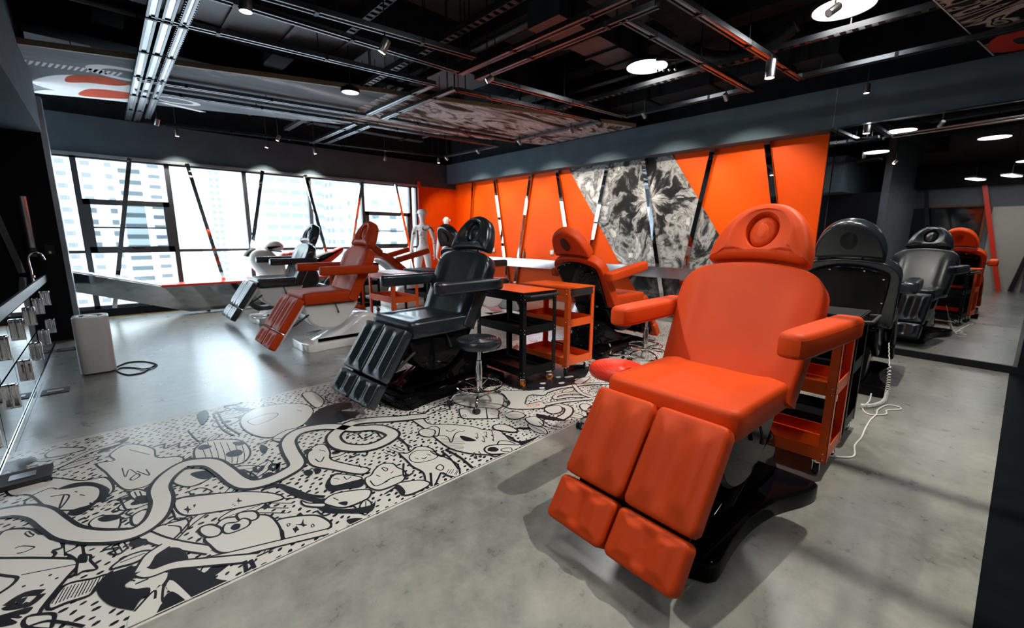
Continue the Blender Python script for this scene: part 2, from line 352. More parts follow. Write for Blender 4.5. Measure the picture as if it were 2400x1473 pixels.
# ------------------------------------------------------------------ naming helpers
def tag(o, label, cat, group=None, kind=None):
    o['label'] = label; o['category'] = cat
    if group: o['group'] = group
    if kind: o['kind'] = kind
    return o
def thing(name, label, cat, loc=(0, 0, 0), rz=0.0, group=None):
    o = bpy.data.objects.new(name, None); o.empty_display_size = 0.1; COL.objects.link(o)
    o.location = loc; o.rotation_euler = (0, 0, R(rz)); return tag(o, label, cat, group)
def struct(o): o['kind'] = 'structure'; return o
def dup(root, loc, rz=None, label=None):
    r = root.copy(); COL.objects.link(r); r.location = loc
    if rz is not None: r.rotation_euler = (0, 0, R(rz))
    if label: r['label'] = label
    for ch in root.children:
        c = ch.copy(); COL.objects.link(c); c.parent = r
        for g in ch.children:
            d = g.copy(); COL.objects.link(d); d.parent = c
    return r

# ================================================================== THE ROOM
def sbox(name, lo, hi, m, parent=None):
    c = [(a+b)/2 for a, b in zip(lo, hi)]; d = [b-a for a, b in zip(lo, hi)]
    return MB().box(c, d).build(name, m, parent, smooth=False)
floor = struct(sbox('floor', (-3.6, -2.7, -0.15), (7.3, 9.75, 0.0), 'concrete'))
struct(sbox('ceiling', (-3.6, -2.7, 4.10), (7.3, 10.2, 4.25), 'slab'))
struct(sbox('wall_right', (6.98, 1.42, 0), (7.15, 9.9, 2.9), 'redwall'))
struct(sbox('wall_right', (6.98, -2.7, 3.1), (7.15, 10.1, 4.10), 'ceil'))
struct(sbox('wall_right', (6.82, -2.7, 0), (7.15, 1.42, 2.70), 'blackwall'))
struct(sbox('wall_front', (5.86, 9.60, 0), (6.98, 9.75, 2.68), 'redwall'))
struct(sbox('wall_front', (-3.6, 9.78, 2.6), (7.0, 9.95, 4.10), 'ceil'))
struct(sbox('wall_front', (-1.5, 9.56, 0.0), (5.86, 9.74, 0.14), 'blackwall'))
struct(sbox('wall_left', (-1.40, 3.0, 0), (-1.22, 7.84, 2.52), 'blackwall'))
struct(sbox('wall_left', (-3.6, 7.84, 0), (-0.395, 8.0, 4.10), 'blackwall'))
struct(sbox('wall_left', (-3.6, 2.85, 0), (-1.22, 3.0, 4.09), 'greywall'))
struct(sbox('wall_back', (-3.75, -2.7, 0), (-3.6, 8.0, 4.10), 'greywall'))
struct(sbox('wall_rear', (-3.6, -2.85, 0), (7.15, -2.7, 4.10), 'greywall'))
struct(sbox('trim_1', (6.70, -2.7, 2.67), (7.0, 9.60, 3.14), 'soffit'))          # bulkhead over the red wall and mirror
struct(sbox('trim_2', (-1.5, 9.60, 2.55), (6.98, 9.80, 3.14), 'soffit'))         # bulkhead over the windows
struct(sbox('trim_3', (-0.395, 7.82, 0), (-0.345, 8.02, 2.95), 'trim'))          # pale metal edge of the black wall
struct(sbox('trim_4', (-3.6, 3.6, 2.52), (-0.38, 7.70, 3.42), 'soffit'))         # lowered ceiling over the cabinets
struct(sbox('trim_5', (-1.5, 9.52, 0.0), (5.86, 9.56, 0.012), 'brass'))
struct(sbox('trim_6', (-1.5, 9.565, 2.53), (5.86, 9.66, 2.575), 'trim'))
struct(sbox('trim_7', (5.80, 9.55, 0), (5.865, 9.76, 2.66), 'red'))
struct(sbox('trim_8', (6.697, 1.371, 2.69), (6.70, 1.376, 3.12), 'trim'))        # joint in the bulkhead
struct(sbox('trim_9', (-3.6, -2.7, 2.70), (-3.25, 3.6, 3.30), 'blackwall'))   # dark bulkhead over the back wall
# wall mirror with its chrome return; this wall turns in slightly towards the camera
TH = -0.075
def turned(o, loc=(6.70, 1.37, 0)):
    o.location = loc; o.rotation_euler = (0, 0, TH); return o
bb = turned(MB().box((0.08, -1.2, 0.0375), (0.20, 2.36, 0.075)).build('baseboard_right', 'blackwall', smooth=False)); struct(bb)
struct(turned(MB().box((0.06, -2.95, 1.335), (0.10, 2.25, 2.67)).build('wall_right', 'blackwall', smooth=False)))
mir = turned(thing('wall_mirror', 'tall wall mirror reflecting the room beside the orange-red wall', 'mirror'))
MB().box((0.01, -0.93, 1.365), (0.02, 1.78, 2.58)).build('mirror_glass', 'glass_mirror', mir, smooth=False)
MB().box((0.12, -0.02, 1.335), (0.28, 0.06, 2.67)).build('chrome_frame', 'mirror', mir, smooth=False)
MB().box((0.0, -0.93, 2.662), (0.05, 1.78, 0.016)).build('top_rail', 'chrome', mir, smooth=False)
MB().box((0.0, -1.835, 1.365), (0.05, 0.03, 2.58)).build('side_rail', 'rail', mir, smooth=False)
bf = MB().prism([(-1.0, -0.01), (6.56, -0.43), (6.56, -2.69), (-1.0, -2.69)], 0.004).build('floor', 'blackfloor', smooth=False); struct(bf)

# window wall: one object per bay
MULL = [-1.35, -0.20, 0.93, 2.08, 3.25, 4.40, 5.62, 5.80]
for i in range(7):
    x0, x1 = MULL[i], MULL[i+1]; y = 9.66
    root = MB()
    for x, wd in ((x0, 0.036), (x1, 0.036)): root.box((x+(wd/2 if x == x0 else -wd/2), y, 1.335), (wd, 0.09, 2.39))
    root.box(((x0+x1)/2, y, 0.165), (x1-x0, 0.09, 0.05)); root.box(((x0+x1)/2, y, 2.52), (x1-x0, 0.09, 0.04))
    root.box(((x0+x1)/2, y, 1.065), (x1-x0, 0.08, 0.05))
    wo = root.build('window_%d' % (i+1), 'frame', smooth=False); struct(wo)
    MB().box(((x0+x1)/2, y+0.02, 1.335), (x1-x0-0.03, 0.008, 2.34)).build('pane', 'glass', wo, smooth=False)
    if i in (1, 5):
        f = MB(); a, b, z0, z1, t = x0+0.03, x1-0.03, 1.06, 1.89, 0.085
        f.box(((a+b)/2, y-0.03, z1-t/2), (b-a, 0.07, t)); f.box(((a+b)/2, y-0.03, z0+t/2), (b-a, 0.07, t))
        f.box((a+t/2, y-0.03, (z0+z1)/2), (t, 0.07, z1-z0)); f.box((b-t/2, y-0.03, (z0+z1)/2), (t, 0.07, z1-z0))
        f.box(((a+b)/2, y-0.03, 1.45), (b-a, 0.03, 0.022))
        sash = f.build('sash', 'frame', wo, smooth=False)
        MB().box(((a+b)/2, y-0.02, (z0+z1)/2), (b-a-0.1, 0.006, z1-z0-0.1)).build('sash_pane', 'grey_glass', sash, smooth=False)
        MB().box(((a+b)/2+0.05, y-0.075, z0+0.055), (0.14, 0.03, 0.022)).box(((a+b)/2-0.02, y-0.085, z0+0.07), (0.03, 0.03, 0.03)).build('sash_handle', 'rail_dark', sash, smooth=False)

# the city outside
street = struct(sbox('floor_outside', (-220, 14, -30.2), (420, 520, -30), mat('pale_street', (0.6, 0.6, 0.6), 0.8, var=0.1, vscale=0.05)))
def building(label, y, s0, s1, ztop, dep, m, name='apartment_building'):
    x0, x1 = s0*y, s1*y
    o = thing(name, label, 'building', ((x0+x1)/2, y+dep/2, -30))
    mb = MB().box((0, 0, (ztop+30)/2), (x1-x0, dep, ztop+30)); mb.build('walls', m, o, smooth=False)
    MB().box((0, 0, ztop+31.0), (x1-x0+1, dep+1, 2.0)).build('roof_edge', 'plastic', o, smooth=False)
    return o
fw = (0.80, 0.79, 0.76)
building('cream apartment tower with small square windows outside the leftmost window bays', 150, -0.30, 0.024, 125, 20, facade('cream_tower', (0.446, 0.425, 0.389), (0.090, 0.097, 0.104), 4.3, 2.8, 0.42, 0.45))
building('slim tower with stacked grey balconies behind the first leaning window strip', 230, 0.031, 0.060, 150, 16, facade('balcony_tower', (0.396, 0.418, 0.432), (0.086, 0.104, 0.115), 30.0, 4.2, 0.85, 0.42))
building('plain white block with one column of paired windows in the second wide bay', 190, 0.066, 0.136, 115, 16, facade('plain_block', (0.540, 0.540, 0.540), (0.094, 0.104, 0.115), 14.0, 3.3, 0.22, 0.40))
building('thin blue-grey glass tower seen in the middle of the window wall', 330, 0.155, 0.176, 170, 14, facade('glass_tower', (0.30, 0.36, 0.40), (0.122, 0.158, 0.180), 3.2, 4.0, 0.6, 0.5), 'office_tower')
building('wide white office block with a grid of window bands', 200, 0.245, 0.372, 140, 16, facade('grid_block', (0.475, 0.482, 0.490), (0.187, 0.209, 0.223), 5.0, 4.8, 0.86, 0.42), 'office_block')
building('white office block with window bands right of the wide gridded one', 178, 0.390, 0.440, 90, 12, facade('grid_block_b', (0.475, 0.482, 0.490), (0.166, 0.187, 0.202), 4.6, 4.6, 0.84, 0.42), 'office_block')
building('beige high-rise with many rows of tiny windows, far off', 390, 0.425, 0.478, 100, 16, facade('far_tower', (0.34, 0.32, 0.30), (0.115, 0.122, 0.130), 4.4, 5.0, 0.45, 0.5))
building('pale blue high-rise in the distance above the low block', 440, 0.490, 0.530, 135, 16, facade('far_tower_b', (0.33, 0.38, 0.42), (0.108, 0.151, 0.180), 4.4, 5.0, 0.5, 0.5), 'office_tower')
building('low pale block with green-tinted windows by the window wall right end', 140, 0.455, 0.66, 14.0, 16, facade('low_block', (0.446, 0.446, 0.439), (0.101, 0.137, 0.144), 6.4, 4.6, 0.40, 0.36), 'office_block')

# ------------------------------------------------------------------ ceiling structure
for k, x in enumerate((-1.9, 0.2, 2.0, 3.75, 5.5)):
    struct(sbox('trim_%d' % (20+k), (x, -2.7, 3.80), (x+0.28, 9.78, 4.10), 'ceil'))
for k, y in enumerate((-0.6, 2.35, 5.0, 7.6)):
    struct(sbox('trim_%d' % (30+k), (-3.6, y, 3.68), (6.98, y+0.36, 4.10), 'ceil'))
def duct(label, lo, hi, seams='x', n=4):
    c = [(a+b)/2 for a, b in zip(lo, hi)]; d = [b-a for a, b in zip(lo, hi)]
    o = thing('air_duct', label, 'duct', (c[0], c[1], lo[2]), 0, 'air ducts under the ceiling')
    b = MB().box((0, 0, d[2]/2), d); b.build('body', 'duct', o, smooth=False)
    ax = 0 if seams == 'x' else 1
    for i in range(n):
        p = [0, 0, d[2]/2]; p[ax] = -d[ax]/2+d[ax]*(i+0.5)/n; q = [d[0]+0.05, d[1]+0.05, d[2]+0.05]; q[ax] = 0.035
        MB().box(p, q).build('flange', 'rail_dark', o, smooth=False)
    for i in range(0, n, 2):
        p = -d[ax]/2+d[ax]*(i+0.3)/n
        for sgn in (-1, 1):
            xy = [0, 0]; xy[ax] = p; xy[1-ax] = sgn*(d[1-ax]/2+0.02); MB().box((xy[0], xy[1], (4.10-lo[2])/2), (0.012, 0.012, 4.10-lo[2]-0.001)).build('hanger_rod', 'rail_dark', o, smooth=False)
duct('dark boxed air duct running along the bulkhead over the red wall', (6.15, 1.3, 3.36), (6.62, 5.9, 3.66), 'y', 5)
duct('wide dark duct crossing above the left rails', (0.35, 4.95, 3.46), (2.5, 5.6, 3.66), 'x', 4)
duct('grey duct crossing above the middle of the room', (3.4, 2.98, 3.42), (5.0, 3.4, 3.66), 'x', 4)
duct('dark duct near the window bulkhead', (-0.3, 8.74, 3.42), (5.5, 8.93, 3.58), 'x', 6)
# flexible hose and pipes
o = MB(); path = smooth_open([(5.62, 2.80, 3.70), (5.62, 2.5, 3.50), (5.64, 2.2, 3.42), (5.66, 1.9, 3.44), (5.68, 1.6, 3.60)], 12)
o.tube(path, [0.075+0.008*(i % 2) for i in range(len(path))], 12)
tag(o.build('flexible_duct', 'duct'), 'ribbed flexible air hose sagging above the end rail', 'duct')
for k, (p, q, r, lab) in enumerate([((5.45, 2.5, 3.5), (5.45, 8.7, 3.5), 0.03, 'thin dark service pipe running to the window wall above the end rails'),
        ((3.6, 3.5, 3.60), (3.6, 8.7, 3.60), 0.04, 'dark service pipe running to the window wall over the middle of the room'),
        ((-0.9, 6.0, 3.50), (5.3, 6.0, 3.50), 0.035, 'dark service pipe crossing the room behind the ceiling painting')]):
    pp = thing('service_pipe', lab, 'pipe', p); mb = MB().tube([(0, 0, 0), tuple(V(q)-V(p))], r, 10); mb.build('pipe', 'duct', pp)
    d = V(q)-V(p)
    for t in (0.15, 0.5, 0.85): MB().box((d.x*t, d.y*t, (4.10-p[2])/2), (0.014, 0.014, 4.10-p[2]-0.002)).build('hanger_rod', 'rail_dark', pp, smooth=False)
# perforated cable trays
def tray(label, p, q, wd=0.07):
    p, q = V(p), V(q); d = q-p; L = d.length; o = thing('cable_tray', label, 'cable tray', p, math.degrees(math.atan2(d.y, d.x)), 'perforated cable trays')
    b = MB()
    for s in (-1, 1): b.box((L/2, s*wd/2, 0.02), (L, 0.006, 0.05))
    n = int(L/0.09)
    for i in range(n): b.box((L*(i+0.5)/n, 0, 0), (0.045, wd, 0.006))
    b.build('tray', 'rail_dark', o, smooth=False); 
    for t in (0.12, 0.5, 0.88): MB().box((L*t, 0, (4.10-p.z)/2), (0.010, 0.010, 4.10-p.z-0.002)).build('hanger_rod', 'rail_dark', o, smooth=False)
tray('perforated black cable tray over the end rails near the bulkhead', (5.14, 0.3, 3.19), (5.14, 6.3, 3.19))
tray('perforated black cable tray left of the centre rails', (2.62, 2.0, 3.19), (2.62, 8.7, 3.19))
tray('perforated black cable tray high above the centre of the room', (2.05, 1.9, 3.35), (2.05, 4.6, 3.35))

# ceiling paintings
pb = MB(); e = lambda x: 6.46-0.347*x; fz = lambda x: 8.47-0.345*x
pb.prism([(-1.6, e(-1.6)), (2.9, e(2.9)), (2.9, fz(2.9)), (-1.6, fz(-1.6))], 0.05, 0, Matrix.Translation((0, 0, 3.15)))
pb.prism([(2.9, e(2.9)), (6.69, e(6.69)), (6.69, fz(6.69)), (2.9, fz(2.9))], 0.05, 1, Matrix.Translation((0, 0, 3.15)))
panel = pb.build('ceiling_painting', ['art_grey', 'art_brown'], smooth=False)
tag(panel, 'long slanting ceiling painting, grey cloud at the left and brown swirls at the right', 'painting')
MB().prism([(-1.6, e(-1.6)-0.03), (6.69, e(6.69)-0.03), (6.69, e(6.69)), (-1.6, e(-1.6))], 0.055, 0, Matrix.Translation((0, 0, 3.148))).build('edge_board', mat('ochre_edge', (0.30, 0.25, 0.16), 0.6, var=0.25, vscale=3), panel, smooth=False)
mb = MB(); Z = Matrix.Translation((0, 0, 3.1485))
def flat(mb, pts, mi, z, X=None):
    n = len(pts); tri = tessellate_polygon([[V((p[0], p[1], 0)) for p in pts]])
    mb.add([(p[0], p[1], z) for p in pts], [tuple(t) for t in tri], mi, X)
flat(mb, smooth_closed([(-0.40, 8.1), (-0.2, 7.55), (0.15, 7.25), (0.45, 7.35), (0.55, 7.7), (0.3, 8.0), (-0.1, 8.3)], 40), 0, 3.1490)
flat(mb, smooth_closed([(-0.10, 7.75), (-0.05, 7.4), (0.20, 7.2), (0.45, 7.3), (0.35, 7.5), (0.10, 7.6)], 40), 1, 3.1486)
flat(mb, smooth_closed([(0.0, 8.35), (0.1, 7.9), (0.4, 7.75), (0.62, 7.8), (0.5, 8.05), (0.35, 8.2)], 40), 1, 3.1485)
flat(mb, smooth_closed([(-0.42, 8.62), (-0.25, 8.3), (0.2, 8.15), (0.6, 7.95), (0.75, 8.1), (0.6, 8.25), (0.1, 8.42)], 40), 0, 3.1488)
for k in range(40):
    a, b = 2*pi*k/40, 2*pi*(k+1)/40
    mb.add([(0.42+r*0.34*cos(t), 6.92+r*0.26*sin(t), 3.1487) for r in (0.62, 1) for t in (a, b)], [(0, 1, 3, 2)], 0)
for k in range(16): flat(mb, [(-0.42+k*0.05, 7.28-k*0.015), (-0.40+k*0.05, 7.27-k*0.015), (-0.36+k*0.05, 7.10-k*0.015), (-0.39+k*0.05, 7.10-k*0.015)], 0, 3.1487)
flat(mb, [(0.75, 8.0), (0.85, 7.95), (1.35, 8.12), (1.28, 8.18)], 0, 3.1487)
for k in range(30):
    a, b = 2*pi*k/30, 2*pi*(k+1)/30
    mb.add([(0.95+r*0.28*cos(t), 7.75+r*0.16*sin(t), 3.1487) for r in (0.7, 1) for t in (a, b)], [(0, 1, 3, 2)], 0)
mb.build('painted_shapes', [mat('chalk_white_paint', (0.80, 0.82, 0.83), 0.9, var=0.05, spec=0.05), mat('rust_red_paint', (0.50, 0.09, 0.05), 0.9, var=0.15, spec=0.05)], panel, smooth=False)
p2 = MB().prism([(4.6, 0.50), (6.69, 0.107), (6.69, -2.6), (4.6, -2.6)], 0.05, 0, Matrix.Translation((0, 0, 3.15))).build('ceiling_painting', ['art_swirl'], smooth=False)
tag(p2, 'ceiling painting of black and cream flowing lines with a red patch', 'painting')
MB().prism([(4.6, 0.50), (6.69, 0.107), (6.69, 0.117), (4.6, 0.51)], 0.06, 0, Matrix.Translation((0, 0, 3.145))).build('edge_board', 'plastic', p2, smooth=False)
mb = MB(); flat(mb, smooth_closed([(6.25, 0.15), (6.66, 0.05), (6.68, -0.6), (6.4, -0.9), (6.15, -0.35), (6.05, 0.0)], 40), 0, 3.1485)
flat(mb, smooth_closed([(6.3, 0.0), (6.5, -0.06), (6.6, -0.25), (6.45, -0.16), (6.3, -0.1)], 30), 1, 3.1480)
mb.build('red_patch', ['red', 'ink'], p2, smooth=False)

# lighting rails -------------------------------------------------------------
RZ = 3.10
def rail(p, q, label, wd=0.075, perf=False, z=RZ):
    p, q = V((*p, z)), V((*q, z)); d = q-p; L = d.length
    o = thing('ceiling_rail', label, 'rail', p, math.degrees(math.atan2(d.y, d.x)), 'slotted metal rails of the ceiling grid')
    for s in (-1, 1):
        b = MB().box((L/2, s*(wd/2-0.009), 0), (L, 0.018, 0.042))
        if perf:
            n = int(L/0.05)
            for i in range(n): b.box((L*(i+0.5)/n, s*(wd/2+0.004), 0), (0.02, 0.014, 0.03))
        b.build('flange', 'flange', o, smooth=False)
    MB().box((L/2, 0, -0.008), (L, wd-0.036, 0.008)).build('web', 'rail', o, smooth=False)
    for t in [0.9*k+0.45 for k in range(int(L/0.9))]: MB().box((t, 0, -0.004), (0.03, wd+0.004, 0.046)).build('clip', 'rail_dark', o, smooth=False)
    for t in ([0.08, 0.92] if L < 2.2 else [0.05, 0.5, 0.95]): MB().box((L*t, 0, (4.10-z)/2+0.01), (0.010, 0.010, 4.10-z-0.022)).build('hanger_rod', 'rail_dark', o, smooth=False)
for k, (p, q, lab, kw) in enumerate([
    ((0.50, 2.6), (0.50, 9.25), 'left edge rail of the ceiling grid running to the window wall', {}),
    ((0.60, 2.6), (0.60, 9.2), 'second rail running to the window wall, just right of the left edge rail', {}),
    ((0.71, 2.6), (0.71, 8.9), 'perforated rail running to the window wall, third from the left', dict(perf=True, wd=0.06)),
    ((1.0, 3.87), (2.9, 3.64), 'short rail nearest the top of the photo, crossing left of the centre', {}),
    ((0.5, 4.14), (3.0, 4.06), 'near crossing rail of the left cell', {}),
    ((0.5, 4.83), (3.05, 4.58), 'crossing rail of the left cell, in front of the ceiling painting edge', {}),
    ((0.5, 6.80), (3.05, 6.42), 'crossing rail below the grey ceiling painting', {}),
    ((0.5, 7.28), (3.05, 6.93), 'crossing rail below the far part of the grey ceiling painting', {}),
    ((0.5, 9.28), (5.80, 8.42), 'farthest crossing rail along the window bulkhead', {}),
    ((3.06, 1.9), (3.06, 4.1), 'centre rail running away, nearest left one', {}),
    ((3.30, 1.9), (3.30, 4.1), 'centre rail running away, nearest right one', {}),
    ((3.04, 4.6), (3.04, 6.3), 'centre rail running away below the ceiling painting, left one', {}),
    ((3.31, 4.55), (3.31, 6.4), 'centre rail running away below the ceiling painting, right one', {}),
    ((3.14, 7.0), (3.14, 9.0), 'far centre rail running to the window bulkhead, left one', {}),
    ((3.35, 6.93), (3.35, 8.85), 'far centre rail running to the window bulkhead, right one', {}),
    ((3.3, 2.20), (5.95, 2.09), 'crossing rail under the round lamp nearer the bulkhead', {}),
    ((3.2, 1.77), (5.9, 1.56), 'crossing rail carrying the big cylinder spotlight', {}),
    ((3.37, 4.02), (5.80, 3.78), 'crossing rail in front of the brown ceiling painting, near one', {}),
    ((3.35, 4.56), (5.75, 4.19), 'crossing rail in front of the brown ceiling painting, far one', {}),
    ((3.4, 6.36), (5.85, 6.14), 'crossing rail over the far end of the brown ceiling painting', {}),
    ((3.35, 6.92), (5.9, 6.68), 'crossing rail behind the brown ceiling painting', {}),
    ((5.85, 2.1), (5.85, 3.8), 'end rail beside the bulkhead between the two round lamps', {}),
    ((5.80, 4.2), (5.80, 6.15), 'end rail beside the bulkhead under the brown ceiling painting', {}),
    ((5.88, 6.7), (5.80, 8.4), 'end rail beside the bulkhead at the window corner', {}),
    ((5.83, -0.6), (5.83, 1.54), 'end rail beside the bulkhead leading towards the black and cream painting', {}),
    ]):
    rail(p, q, lab, **kw)

for x, lab in ((3.06, 'left'), (3.30, 'right')):
    o = thing('conduit', 'thin straight ceiling conduit nearest the camera, %s one' % lab, 'conduit', (x, -1.6, RZ), 0, 'thin conduits above the camera')
    MB().tube([(0, 0, 0), (0, 3.38, 0)], 0.014, 8).build('pipe', 'rail', o)
    for y in (0.1, 1.7, 3.3): MB().box((0, y, 0.497), (0.008, 0.008, 0.98)).build('hanger_rod', 'rail_dark', o, smooth=False)
fl = thing('ceiling_flood_lamp', 'small strong lamp fixed to the ceiling above the conduits', 'lamp', (3.36, 0.10, 4.10))
MB().lathe([(0, 0), (0.07, 0), (0.07, -0.05), (0.055, -0.055), (0.055, -0.045), (0, -0.045)], 24).build('housing', 'rail_dark', fl)
MB().lathe([(0, -0.046), (0.05, -0.046), (0.05, -0.050), (0, -0.050)], 24).build('lens', M['led'], fl)
ld = bpy.data.lights.new('flood_beam', 'SPOT'); ld.energy = 350; ld.color = (1.0, 0.93, 0.82); ld.spot_size = R(120); ld.spot_blend = 0.5; ld.shadow_soft_size = 0.018
lo = bpy.data.objects.new('flood_beam', ld); COL.objects.link(lo); lo.parent = fl; lo.location = (0, 0, -0.06)
# lamps --------------------------------------------------------------------
def led(x, y, z, label, r=0.235, lens='led'):
    o = thing('round_ceiling_lamp', label, 'lamp', (x, y, z), 0, 'round white ceiling lamps')
    MB().lathe([(0.0, 0.075), (0.05, 0.075), (r*0.6, 0.062), (r, 0.045), (r+0.006, 0.02), (r+0.004, 0.0), (r-0.008, 0.0), (r-0.008, 0.01)], 40).build('housing', 'rail_dark', o)
    MB().lathe([(0.0, 0.004), (r*0.5, 0.004), (r-0.010, 0.006), (r-0.010, 0.012), (0, 0.012)], 40).build('diffuser', lens, o)
    MB().tube([(0, 0, 0.07), (0, 0, 4.10-z)], 0.006, 6).build('cord', 'rubber', o)
    return o
led(4.90, 1.04, 3.30, 'large round white lamp at the top right of the photo')
led(4.87, 2.89, 3.30, 'round white lamp in the middle of the ceiling, four tiny bulbs before it')
led(2.27, 5.14, 2.96, 'small round white lamp hanging below the grey ceiling painting', 0.10, 'led_soft')
led(2.40, 1.85, 3.30, 'round white lamp above the front red chair')
led(2.3, -0.9, 3.30, 'round white lamp behind the camera')
led(0.25, 0.95, 3.30, 'added round white lamp over the walkway, brightening the front red chair')  # added lamp, throws light on the chair fronts
led(0.25, 2.80, 3.30, 'added round white fill lamp over the near end of the mirrored cabinets')  # second added lamp for the chair fronts
led(-1.6, 0.6, 3.0, 'round white lamp near the back wall')
def spot(x, y, z, label, r=0.028, h=0.09, tilt=(0, 0), top=RZ-0.02, lens='warm', power=0, aim=None, angle=60):
    o = thing('spotlight', label, 'spotlight', (x, y, z), 0, 'small rail spotlights')
    MB().tube([(0, 0, h*0.9), (0, 0, top-z)], 0.007, 6).build('stem', 'rail_dark', o)
    X = Matrix.Translation((0, 0, h*0.6)) @ Matrix.Rotation(R(tilt[0]), 4, 'X') @ Matrix.Rotation(R(tilt[1]), 4, 'Y') @ Matrix.Translation((0, 0, -h*0.6))
    MB().lathe([(0.0, h), (r*0.8, h), (r, h*0.92), (r, 0.002), (r-0.004, 0.0), (r-0.005, 0.008)], 20, 0, X).build('body', 'steel', o)
    MB().lathe([(0.0, 0.003), (r-0.006, 0.003), (r-0.006, 0.008), (0, 0.008)], 20, 0, X).build('lens', lens, o)
    if power:
        ld = bpy.data.lights.new('spot_beam', 'SPOT'); ld.energy = power; ld.color = (1.0, 0.91, 0.78); ld.spot_size = R(angle); ld.spot_blend = 0.6; ld.shadow_soft_size = 0.03
        lo = bpy.data.objects.new('spot_beam', ld); COL.objects.link(lo); lo.parent = o; lo.location = (0, 0, -0.01)
        d = V(aim)-V((x, y, z)); lo.rotation_euler = d.to_track_quat('-Z', 'Y').to_euler()
    return o
O_ = ('first', 'second', 'third', 'fourth', 'fifth', 'sixth', 'seventh', 'eighth', 'ninth', 'tenth')
for k, (x, y, z, t, p, aim) in enumerate([(0.80, 8.62, 2.95, (25, 15), 0, None), (1.10, 9.30, 2.95, (0, 0), 90, (1.10, 9.40, 0)), (2.44, 9.30, 2.95, (0, 10), 110, (2.44, 9.40, 0)), (2.42, 8.50, 2.95, (10, 20), 0, None),
        (3.30, 9.30, 2.95, (0, -8), 110, (3.30, 9.40, 0)), (4.68, 9.02, 2.95, (15, 0), 14, (4.68, 9.3, 0)), (5.68, 8.45, 2.95, (0, 0), 60, (6.9, 9.3, 1.4))]):
    spot(x, y, z, 'small warm-lit spotlight below the far rail by the windows, %s from the left' % O_[k], 0.03, 0.10, t, 4.099, 'warm', p, aim, 95 if k < 6 else 70)
spot(3.23, 3.79, 2.96, 'tilted spotlight at the crossing of the centre rails', 0.03, 0.08, (50, 40))
spot(4.93, 1.58, 2.88, 'big silver cylinder spotlight under the right rail', 0.045, 0.17, (0, 0), 3.09, 'warm', 60, (4.2, 1.2, 0), 70)
spot(0.95, 3.84, 2.94, 'silver cylinder spotlight at the top left of the photo', 0.045, 0.15, (0, 0), 3.09)
spot(2.0, 3.76, 2.92, 'grey spotlight hanging from the near crossing rail', 0.035, 0.12, (20, 20), 4.099)
spot(4.13, 0.93, 2.95, 'dark tilted spotlight in front of the large round lamp', 0.03, 0.10, (40, 40), 4.099, 'plastic')
for k, y in enumerate((2.3, 3.4, 4.7, 5.9, 7.1, 8.2)):
    spot(5.72 if y > 2 else 5.7, y, 2.98, 'added spotlight washing the orange-red wall, %s from the mirror end' % O_[k], 0.028, 0.09, (0, -50), 4.099, 'warm', 70, (6.98, y, 1.55), 85)  # spotlights added to wash the red wall with light
spot(6.45, 1.05, 2.95, 'added spotlight lighting the front of the black chair by the mirror', 0.03, 0.10, (0, 0), 4.099, 'warm', 38, (5.5, 0.6, 0.5), 80)  # added to light the chair side that faces the mirror
spot(0.50, 2.35, 2.95, 'rail spotlight aimed at the front red chair', 0.03, 0.10, (30, -30), 4.099, 'warm', 110, (2.35, 0.80, 1.10), 40)
o = thing('bulb_cluster', 'row of four tiny bulbs just below the middle round lamp', 'lamp', (4.25, 2.40, 2.99))
for k in range(4):
    bl = MB().lathe([(0, -0.014), (0.010, -0.010), (0.014, 0.0), (0.010, 0.010), (0, 0.014)], 12, 0, Matrix.Translation((0.035*k, -0.045*k, 0))).build('bulb', 'chrome', o)
    MB().tube([(0.035*k, -0.045*k, 0.01), (0.035*k, -0.045*k, 0.09)], 0.004, 6).build('stem', 'rail_dark', bl)
MB().box((0.05, -0.07, 0.10), (0.03, 0.22, 0.02), rot=0.66).build('bar', 'rail_dark', o, smooth=False)

# ================================================================== WALL FITTINGS
# leaning chrome strips in front of the red wall
def strip(plane, top, bot, at, label, wd=0.075, d=0.035):
    a, b = V((top[0], top[1])), V((bot[0], bot[1])); t = (b-a).normalized(); n = V((-t.y, t.x))*wd/2
    poly = [a+n, b+n, b-n, a-n]; mb = MB()
    if plane == 'x': X = Matrix(((0, 0, 1, at), (1, 0, 0, 0), (0, 1, 0, 0), (0, 0, 0, 1)))
    else: X = Matrix(((1, 0, 0, 0), (0, 0, 1, at), (0, 1, 0, 0), (0, 0, 0, 1)))
    mb.prism([(p.x, p.y) for p in poly], d, 0, X)
    return tag(mb.build('chrome_strip', 'mirror', smooth=False), label, 'metal strip', 'zigzag leaning chrome strips')
for k, (a, b) in enumerate([(8.81, 9.12), (7.99, 7.47), (6.79, 7.31), (6.04, 5.42), (4.81, 5.34), (4.09, 3.5), (2.91, 3.34), (2.17, 1.62)]):
    strip('x', (a, 2.665), (b, 0.02), 6.925, 'leaning chrome strip before the orange-red wall, %s counted from the window corner' % O_[k])
for k, (a, b) in enumerate([(0.46, 0.0), (1.20, 1.60), (2.36, 1.86), (3.13, 3.60), (4.33, 3.80), (5.14, 5.62)]):
    strip('y', (a, 2.545), (b, 0.16), 9.44, 'leaning dark chrome strip before the windows, %s from the left' % O_[k], 0.06)
strip('y', (-0.95, 2.05), (-0.76, 0.88), 7.795, 'leaning chrome strip on the black wall above the counter', 0.06)
